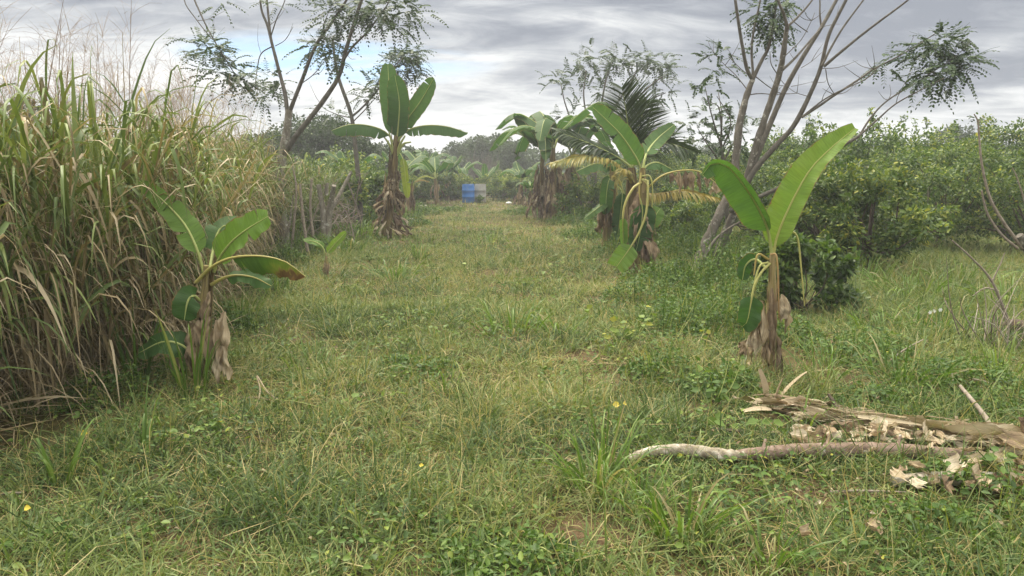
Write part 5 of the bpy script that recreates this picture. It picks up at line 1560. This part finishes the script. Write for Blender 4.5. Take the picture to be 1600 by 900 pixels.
for j in range(80):
    c_ = C[RNG.integers(6, len(C) - 8)]
    ln = RNG.uniform(.10, .34)
    scrap(c_ * [1, 1, 0] + [RNG.normal(0, .05), RNG.normal(0, .04), 0], ln, -.26 + RNG.normal(0, .22), RNG.uniform(.05, .95), 900 + j, None, tilt=RNG.uniform(-1, 1), wd=RNG.uniform(.025, .085), root=fs_, lift=RNG.uniform(.02, .075))
SCR = [(1195, 618, .10, .9), (1222, 652, .09, .95), (1213, 640, .07, .9), (1255, 702, .10, .9), (1290, 700, .11, .92), (1335, 706, .10, .85), (1372, 700, .12, .9), (1405, 705, .10, .95), (1430, 690, .08, .8), (1470, 704, .10, .95), (1500, 690, .09, .9), (1545, 700, .10, .8), (1580, 690, .13, .97), (1585, 720, .12, .9), (1555, 742, .10, .92), (1520, 752, .09, .9), (1495, 760, .10, .95), (1530, 778, .11, .95), (1430, 772, .10, .95), (1475, 785, .10, .8), (1560, 762, .09, .7), (1590, 745, .10, .85), (1320, 718, .08, .8), (1245, 712, .07, .8), (1362, 730, .07, .75), (1590, 775, .07, .8), (1255, 872, .06, .9), (1365, 850, .07, .75), (1525, 640, .05, .6), (1370, 640, .05, .7), (1310, 690, .08, .75), (1345, 695, .09, .9), (1390, 690, .08, .85), (1450, 720, .09, .85), (1515, 725, .10, .9), (1600, 705, .14, .95), (1326, 701, 0.075, 0.63), (1245, 709, 0.058, 0.89), (1435, 703, 0.059, 0.66), (1573, 700, 0.056, 0.98), (1255, 709, 0.069, 0.89), (1556, 781, 0.079, 0.83), (1587, 695, 0.055, 0.69), (1588, 766, 0.067, 0.93), (1447, 703, 0.086, 0.87), (1574, 709, 0.078, 0.73), (1435, 703, 0.075, 1.0), (1336, 703, 0.054, 0.92), (1388, 700, 0.085, 0.62), (1461, 771, 0.072, 0.97), (1340, 697, 0.053, 0.84), (1251, 702, 0.056, 0.62), (1552, 783, 0.065, 0.95), (1379, 709, 0.075, 0.98), (1423, 701, 0.087, 0.77), (1333, 701, 0.089, 0.73), (1376, 697, 0.069, 0.87), (1367, 706, 0.074, 0.98), (1248, 706, 0.074, 0.73), (1371, 701, 0.062, 0.75), (1518, 693, 0.062, 0.69), (1529, 744, 0.076, 0.64), (1456, 711, 0.068, 0.94), (1301, 706, 0.061, 0.91), (1252, 711, 0.085, 0.74), (1538, 694, 0.067, 0.81), (1320, 713, 0.054, 0.79), (1610, 770, 0.074, 0.84), (1450, 757, 0.062, 0.71), (1335, 710, 0.086, 0.93), (1271, 700, 0.055, 0.72), (1323, 692, 0.079, 0.75), (1259, 713, 0.057, 1.0), (1406, 759, 0.093, 0.85), (1294, 703, 0.085, 1.03), (1551, 702, 0.068, 0.8), (1481, 709, 0.067, 1.02), (1346, 693, 0.069, 0.99), (1569, 694, 0.097, 1.0), (1245, 713, 0.051, 0.97), (1363, 694, 0.057, 0.9), (1388, 692, 0.052, 0.93), (1522, 743, 0.085, 1.04), (1259, 695, 0.083, 0.74), (1347, 699, 0.061, 1.01), (1247, 713, 0.059, 1.04), (1401, 768, 0.091, 0.98), (1378, 693, 0.086, 0.88), (1269, 703, 0.073, 0.72), (1253, 693, 0.085, 0.91), (1243, 699, 0.099, 0.96), (1460, 710, 0.066, 0.83), (1430, 751, 0.095, 0.96), (1583, 747, 0.054, 0.85), (1514, 776, 0.076, 0.92), (1594, 709, 0.06, 0.83), (1594, 752, 0.07, 0.83), (1580, 773, 0.091, 0.91), (1371, 700, 0.063, 0.72), (1510, 697, 0.081, 0.99)]
for j, (px, py, s_, v_) in enumerate(SCR):
    scrap(on(px, py + 6), s_ * RNG.uniform(.5, 1.1), RNG.uniform(-1.6, 1.6), v_ - .10 + RNG.normal(0, .2), 500 + j, 'crumpled pale scrap of dry banana leaf lying around the fallen trunks', tilt=RNG.uniform(-.6, 1.3))

STK = [
    ('dark_branch', 'short dark broken branch sticking up over the fallen banana trunk', [(1318, 672, .01), (1306, 662, .09), (1292, 655, .15)], .016, .010, 'darkbark', 'branch'),
    ('stick', 'dark stick lying flat left of the fallen banana trunk', [(1108, 676, .02), (1165, 682, .03), (1240, 686, .02)], .011, .008, 'darkbark', 'stick'),
    ('stick', 'thick grey-brown stick leaning down onto the dry leaves at the right', [(1560, 690, .03), (1532, 668, .10), (1497, 640, .16)], .020, .011, 'twig', 'stick'),
    ('twig', 'thin pale bent twig standing behind the thick leaning stick', [(1479, 628, .01), (1487, 616, .08), (1484, 612, .15)], .005, .003, 'palelog', 'twig'),
    ('stick', 'pale thin stick lying in the weeds near the right edge', [(1515, 600, .03), (1540, 606, .04), (1566, 612, .03)], .007, .005, 'palelog', 'stick'),
    ('stick', 'thin grey stick lying below the brown log', [(1296, 778, .02), (1350, 778, .03), (1420, 776, .02)], .008, .005, 'twig', 'stick'),
    ('stick', 'short pale stick in the grass behind the fallen banana trunk', [(1400, 618, .02), (1420, 620, .03), (1445, 618, .02)], .014, .010, 'palelog', 'stick'),
    ('stick', 'pale stick lying at the left edge in the foreground grass', [(-15, 786, .03), (12, 783, .04), (36, 778, .03)], .007, .005, 'palelog', 'stick'),
    ('stick', 'thin brown stick leaning out of the weeds beside the dark shrub', [(1385, 575, .03), (1410, 568, .10), (1440, 562, .16)], .007, .004, 'twig', 'stick'),
    ('straw_stalk', 'yellow broken straw stalk bent beside the front left banana', [(398, 650, .01), (408, 640, .12), (404, 632, .2), (420, 642, .12), (440, 640, .05)], .005, .004, 'fibre', 'stalk'),
    ('straw_stalk', 'flat yellow straw lying right of the front left banana', [(378, 628, .03), (408, 634, .05), (440, 640, .03)], .006, .004, 'fibre', 'stalk'),
    ('log', 'dark broken log end at the right edge beside the twig heap', [(1572, 520, .05), (1590, 528, .10), (1640, 540, .06)], .06, .07, 'darkbark', 'log'),
]
for nm, lab, l, r0, r1, mt, ct in STK:
    mb = MB()
    limb(mb, [on(*q_) for q_ in l], r0, r1, 7, rough=.1, n=5)
    tag(mb.build(nm, M[mt], origin=on(l[0][0], l[0][1])), lab, ct)

# heap of dry twigs and the sprouting stump at the right edge
hp = on(1545, 545)
mb = MB()
for j in range(34):
    p = hp + np.array([RNG.normal(0.05, .2), RNG.normal(0, .2), .01])
    d = unit(np.array([RNG.normal(.0, .55), RNG.normal(0, .4), RNG.uniform(.15, 1.0)]))
    l = RNG.uniform(.25, .75)
    tube(mb, [p, p + d * l * .5 + RNG.normal(0, .05, 3), p + d * l + RNG.normal(0, .06, 3)], [.006, .005, .002], 4, 3, v=RNG.uniform(.3, .7), cap=False)
tag(mb.build('twig_heap', M['twig'], origin=hp), 'heap of bare grey twigs standing in the grass at the right', 'twigs')
Yw = 7.2
mb = MB()
limb(mb, PX([(1600, 560), (1575, 500), (1550, 440), (1520, 405), (1488, 376)], Yw), .018, .006, 6)
limb(mb, PX([(1560, 455), (1540, 450), (1520, 462)], Yw), .009, .004, 5)
limb(mb, PX([(1550, 440), (1562, 415), (1570, 395)], Yw), .008, .004, 5)
tag(mb.build('bare_branch', M['twig'], origin=A(1600, 560, Yw)), 'bare grey branch rising left from the twig heap', 'branch')
Yx = 8.4
sp = thing('sprouting_stump', 'leaning cut stump with bare upright shoots at the right edge', 'stump', GY(1640, Yx))
mb = MB()
limb(mb, [GY(1660, Yx) - [0, 0, .05]] + PX([(1642, 440), (1615, 400), (1592, 368)], Yx), .09, .045, 9, rough=.12)
mb.build('trunk', M['bark'], sp)
for l, r0, r1 in (([(1598, 388), (1570, 350), (1548, 312), (1535, 262), (1530, 215), (1528, 190), (1522, 178)], .028, .008), ([(1590, 388), (1566, 368), (1546, 340), (1538, 318), (1534, 298)], .022, .012), ([(1604, 386), (1604, 330), (1590, 280), (1582, 262)], .018, .006), ([(1528, 192), (1533, 186), (1537, 182)], .006, .003)):
    mb = MB()
    limb(mb, PX(l, Yx), r0 * .7, r1 * .8, 7)
    mb.build('shoot', M['twig'], sp)
mb = MB()
sprays(mb, A(1524, 185, Yx), .05, 5, 71, LL=(.06, .1), lf=(.03, .045), k=2)
mb.build('leaf_tip', M['glir'], sp)


# ================================================================== taller tufts of grass
def tuft(px, py, n, L, W, label, v=(.15, .7), spread=.10, lean=.7, droop=(.6, 2.6), dry=.08):
    g_ = G(px, py)
    a = RNG.uniform(0, 6.283, n)
    rr = spread * np.sqrt(RNG.random(n))
    p = g_ + np.stack([np.cos(a) * rr, np.sin(a) * rr, np.full(n, -.01)], -1)
    d = np.stack([np.cos(a) * RNG.uniform(.1, lean, n), np.sin(a) * RNG.uniform(.1, lean, n), np.ones(n)], -1)
    mb = MB()
    vv = np.where(RNG.random(n) < dry, RNG.uniform(.86, 1, n), RNG.uniform(*v, n))
    ribbons(mb, p, d, RNG.uniform(.45, 1.1, n) * L, W * RNG.uniform(.6, 1.1, n), 7, RNG.uniform(*droop, n), vv, fold=.35, tk=RNG.uniform(0, .3, n), tipw=.05)
    return tag(mb.build('grass_tuft', M['tuft'], origin=g_), label, 'grass tuft')


TUFTS = [
    (800, 520, 60, .55, .016, 'wide sprawling green grass tuft in the middle of the lane', dict(spread=.3, lean=1.5)),
    (875, 528, 30, .5, .014, 'grass tuft with pale bent tips right of the sprawling one on the lane', dict(spread=.15, lean=1.5)),
    (655, 408, 44, .55, .02, 'upright grass tuft far up the lane left of centre', {}),
    (618, 440, 46, .6, .018, 'low spreading grass tuft in front of the far upright one', dict(spread=.25, lean=1.5)),
    (700, 615, 7, .4, .016, 'few pale grass blades standing alone in the lane centre', dict(v=(.5, .8))),
    (935, 765, 52, .48, .015, 'large dark green grass tuft left of the white log end', dict(spread=.14, lean=1.2)),
    (945, 740, 6, .55, .022, 'three tall upright blades rising from the large tuft', dict(lean=.25, droop=(0, .5), spread=.05)),
    (1065, 845, 60, .42, .016, 'arching bright green grass tuft in the right foreground', dict(spread=.12, lean=1.3)),
    (1005, 800, 30, .36, .012, 'thin grass tuft between the two big foreground ones', dict(lean=1.2)),
    (1200, 890, 34, .3, .012, 'grass tuft at the bottom edge right of the arching one', dict(lean=1.2)),
    (1410, 600, 64, .52, .016, 'broad drooping dark tuft behind the fallen banana trunk', dict(spread=.25, lean=1.6, v=(.0, .5))),
    (1290, 590, 40, .45, .013, 'feathery bright tuft beside the bright-leaved banana foot', dict(spread=.15, lean=1.2)),
    (1250, 672, 12, .3, .018, 'small broad-bladed tuft in front of the fallen banana trunk', dict(lean=.9)),
    (1420, 470, 70, .6, .02, 'bright green tall tuft in front of the nearest citrus tree', dict(spread=.35, lean=1.2, v=(.3, .8))),
    (1500, 450, 70, .6, .02, 'bright green tuft right of the nearest citrus tree', dict(spread=.35, lean=1.2, v=(.3, .8))),
    (1575, 480, 60, .55, .02, 'green tuft at the right edge behind the twig heap', dict(spread=.3, lean=1.2, v=(.3, .8))),
    (1350, 445, 60, .6, .02, 'tall soft grass under the nearest citrus tree', dict(spread=.4, v=(.3, .8))),
    (1460, 520, 60, .5, .016, 'green tuft around the white flowers', dict(spread=.3, lean=1.2, v=(.2, .7))),
    (1380, 520, 60, .5, .016, 'grass tuft left of the white flowers', dict(spread=.3, lean=1.3, v=(.2, .7))),
    (1560, 590, 50, .4, .012, 'yellowish grass tuft right of the broad drooping dark one', dict(spread=.2, v=(.4, .85))),
    (95, 760, 9, .5, .02, 'few broad reed blades in the left foreground', dict(lean=.5, spread=.05)),
    (225, 720, 5, .45, .02, 'pair of broad dark blades right of the reed blades', dict(lean=.3, spread=.03)),
    (302, 625, 26, .75, .02, 'tall upright reed tuft at the foot of the front left banana', dict(lean=.35, droop=(.1, 1.6), spread=.10, v=(.05, .5))),
    (215, 605, 22, .7, .02, 'dark reed tuft between the tall grass and the front left banana', dict(lean=.35, droop=(.1, 1.6), spread=.10, v=(.0, .35))),
    (375, 505, 40, .5, .014, 'grass tuft behind the front left banana on the lane edge', dict(spread=.2)),
    (430, 460, 50, .5, .015, 'grass tuft under the brown-tipped leaf', dict(spread=.3)),
    (490, 580, 30, .42, .013, 'grass tuft right of the front left banana', dict(spread=.2, lean=1.2)),
    (560, 375, 70, .7, .025, 'tall green grass tuft left of the shaggy banana trunk', dict(spread=.5)),
    (535, 395, 60, .6, .025, 'green grass tuft right of the banana sapling', dict(spread=.5)),
    (760, 380, 40, .4, .02, 'small tuft far up the middle of the lane', dict(spread=.3)),
    (1060, 440, 50, .45, .015, 'thin dry tuft at the foot of the leaning tree', dict(spread=.4, v=(.5, .95), dry=.4)),
]
for px, py, n, L, W, lab, kw in TUFTS:
    tuft(px, py, n, L, W, lab, **kw)


# ================================================================== single weeds and flowers
def weed(px, py, H, n, lf, label, v=(.3, .8), w=.75, cat='weed', stems=1, name='weed_plant'):
    g_ = G(px, py)
    root = thing(name, label, cat, g_)
    sm_, lm = MB(), MB()
    for s_ in range(stems):
        tip = g_ + [RNG.normal(0, .05 + .05 * stems), RNG.normal(0, .05), H * RNG.uniform(.7, 1)]
        tube(sm_, [g_, g_ * .5 + tip * .5 + RNG.normal(0, .02, 3), tip], [.004, .003, .002], 5, 4, v=.5, cap=False)
        k_ = n // stems
        f = RNG.uniform(.2, 1, k_)[:, None]
        p = g_ * (1 - f) + tip * f
        a = RNG.uniform(0, 6.28, k_)
        d = np.stack([np.cos(a), np.sin(a), RNG.normal(.1, .35, k_)], -1)
        l = RNG.uniform(.6, 1.1, k_) * lf
        leaves(lm, p + d * .02, d, UP + RNG.normal(0, .5, (k_, 3)) + [0, -.4, 0], l, l * w, RNG.uniform(*v, k_), fold=.15)
    sm_.build('stem', M['midrib'], root)
    lm.build('leaves', M['weed'], root)
    return root


weed(978, 545, .42, 30, .085, 'yellow-green leafy weed with two yellow leaves in the lane right of centre', v=(.7, .96), stems=3)
weed(1110, 640, .36, 26, .075, 'heart-leaved weed left of the fallen banana trunk', v=(.35, .75), stems=3)
weed(1100, 560, .30, 10, .06, 'tall weed with a yellow top leaf left of the bright-leaved banana', v=(.6, .95), stems=1)
weed(1135, 600, .25, 22, .06, 'dull green weed beside the bright-leaved banana foot', v=(.3, .6), stems=3)
weed(1045, 560, .5, 40, .03, 'dark thin-stemmed weed right of the yellow-green one', v=(.05, .4), stems=4)
weed(1080, 520, .5, 40, .03, 'spindly dark weed near the leaning tree path', v=(.05, .4), stems=4)
weed(1175, 690, .16, 14, .07, 'bright broad-leaved weed below the dark flat stick', v=(.6, .85), stems=3)
weed(515, 640, .12, 14, .07, 'broad round-leaved weed in the lane left of centre', v=(.6, .82), stems=3)
weed(690, 530, .15, 22, .06, 'pale low weed patch in the middle of the lane', v=(.5, .8), stems=4)
weed(100, 850, .12, 16, .05, 'round-leaved weed in the bottom left corner', v=(.4, .75), stems=3)
weed(820, 880, .10, 60, .04, 'bright ground weed at the bottom centre beside bare soil', v=(.6, .9), stems=8)
weed(1540, 760, .2, 22, .07, 'maple-shaped green weed among the dry leaf scraps', v=(.4, .7), stems=3)
fl = thing('white_flower', 'white flowers on two thin pale stems in the grass before the citrus trees', 'flower', G(1455, 520))
mb, pm_ = MB(), MB()
for x1, y1, x0 in ((1451, 488, 1443), (1457, 485, 1455)):
    tube(mb, [G(x0, 521), A(x1, y1, G(1455, 520)[1])], [.004, .003], 5, 3, v=.9, cap=False)
for x1, y1 in ((1453, 488), (1469, 484), (1459, 486)):
    c_ = A(x1, y1, G(1455, 520)[1])
    k_ = 6
    a = np.arange(k_) * 1.047
    leaves(pm_, np.repeat(c_[None], k_, 0), np.stack([np.cos(a), -.3 + 0 * a, np.sin(a)], -1), np.array([[0, -1, .3]] * k_), .024, .012, .5)
mb.build('stem', M['midrib'], fl)
pm_.build('petals', M['petal'], fl)
for j, (px, py, s_, lab) in enumerate(((957, 646, .04, 'larger of two bright yellow leaves in the grass left of the heart-leaved weed'), (973, 644, .028, 'smaller of two bright yellow leaves in the grass left of the heart-leaved weed'), (40, 815, .026, 'yellow-orange fallen leaf in the bottom left grass'), (128, 700, .035, 'small orange fallen leaf below the tall grass'), (655, 742, .02, 'tiny yellow leaf in the middle foreground'))):
    mb = MB()
    g_ = on(px, py, .06)
    leaves(mb, [g_ + [0, -.0, .02]], [[.9, -.2, .1]], [[0, -.8, .6]], s_ * 1.3, s_ * 1.1, .5)
    tag(mb.build('yellow_leaf', M['yellow'], origin=g_), lab, 'leaf')

# ================================================================== humid air
hz_mat, t = new_mat('humid_air')
pv = nn(t, 'ShaderNodeVolumePrincipled')
pv.inputs['Color'].default_value = (0.93, 0.95, 1.0, 1)
pv.inputs['Density'].default_value = 0.0024
pv.inputs['Anisotropy'].default_value = 0.3
o_ = nn(t, 'ShaderNodeOutputMaterial')
t.links.new(pv.outputs[0], o_.inputs['Volume'])
x0, x1, y0, y1, z0, z1 = -265, 265, -125, 335, -1.2, 9
V = [(x0, y0, z0), (x1, y0, z0), (x1, y1, z0), (x0, y1, z0), (x0, y0, z1), (x1, y0, z1), (x1, y1, z1), (x0, y1, z1)]
mb = MB()
mb.add(V, [(3, 2, 1, 0), (4, 5, 6, 7), (0, 1, 5, 4), (1, 2, 6, 5), (2, 3, 7, 6), (3, 0, 4, 7)])
tag(mb.build('haze', hz_mat, smooth=False), 'thin humid haze over the whole field', 'haze', kind='stuff')
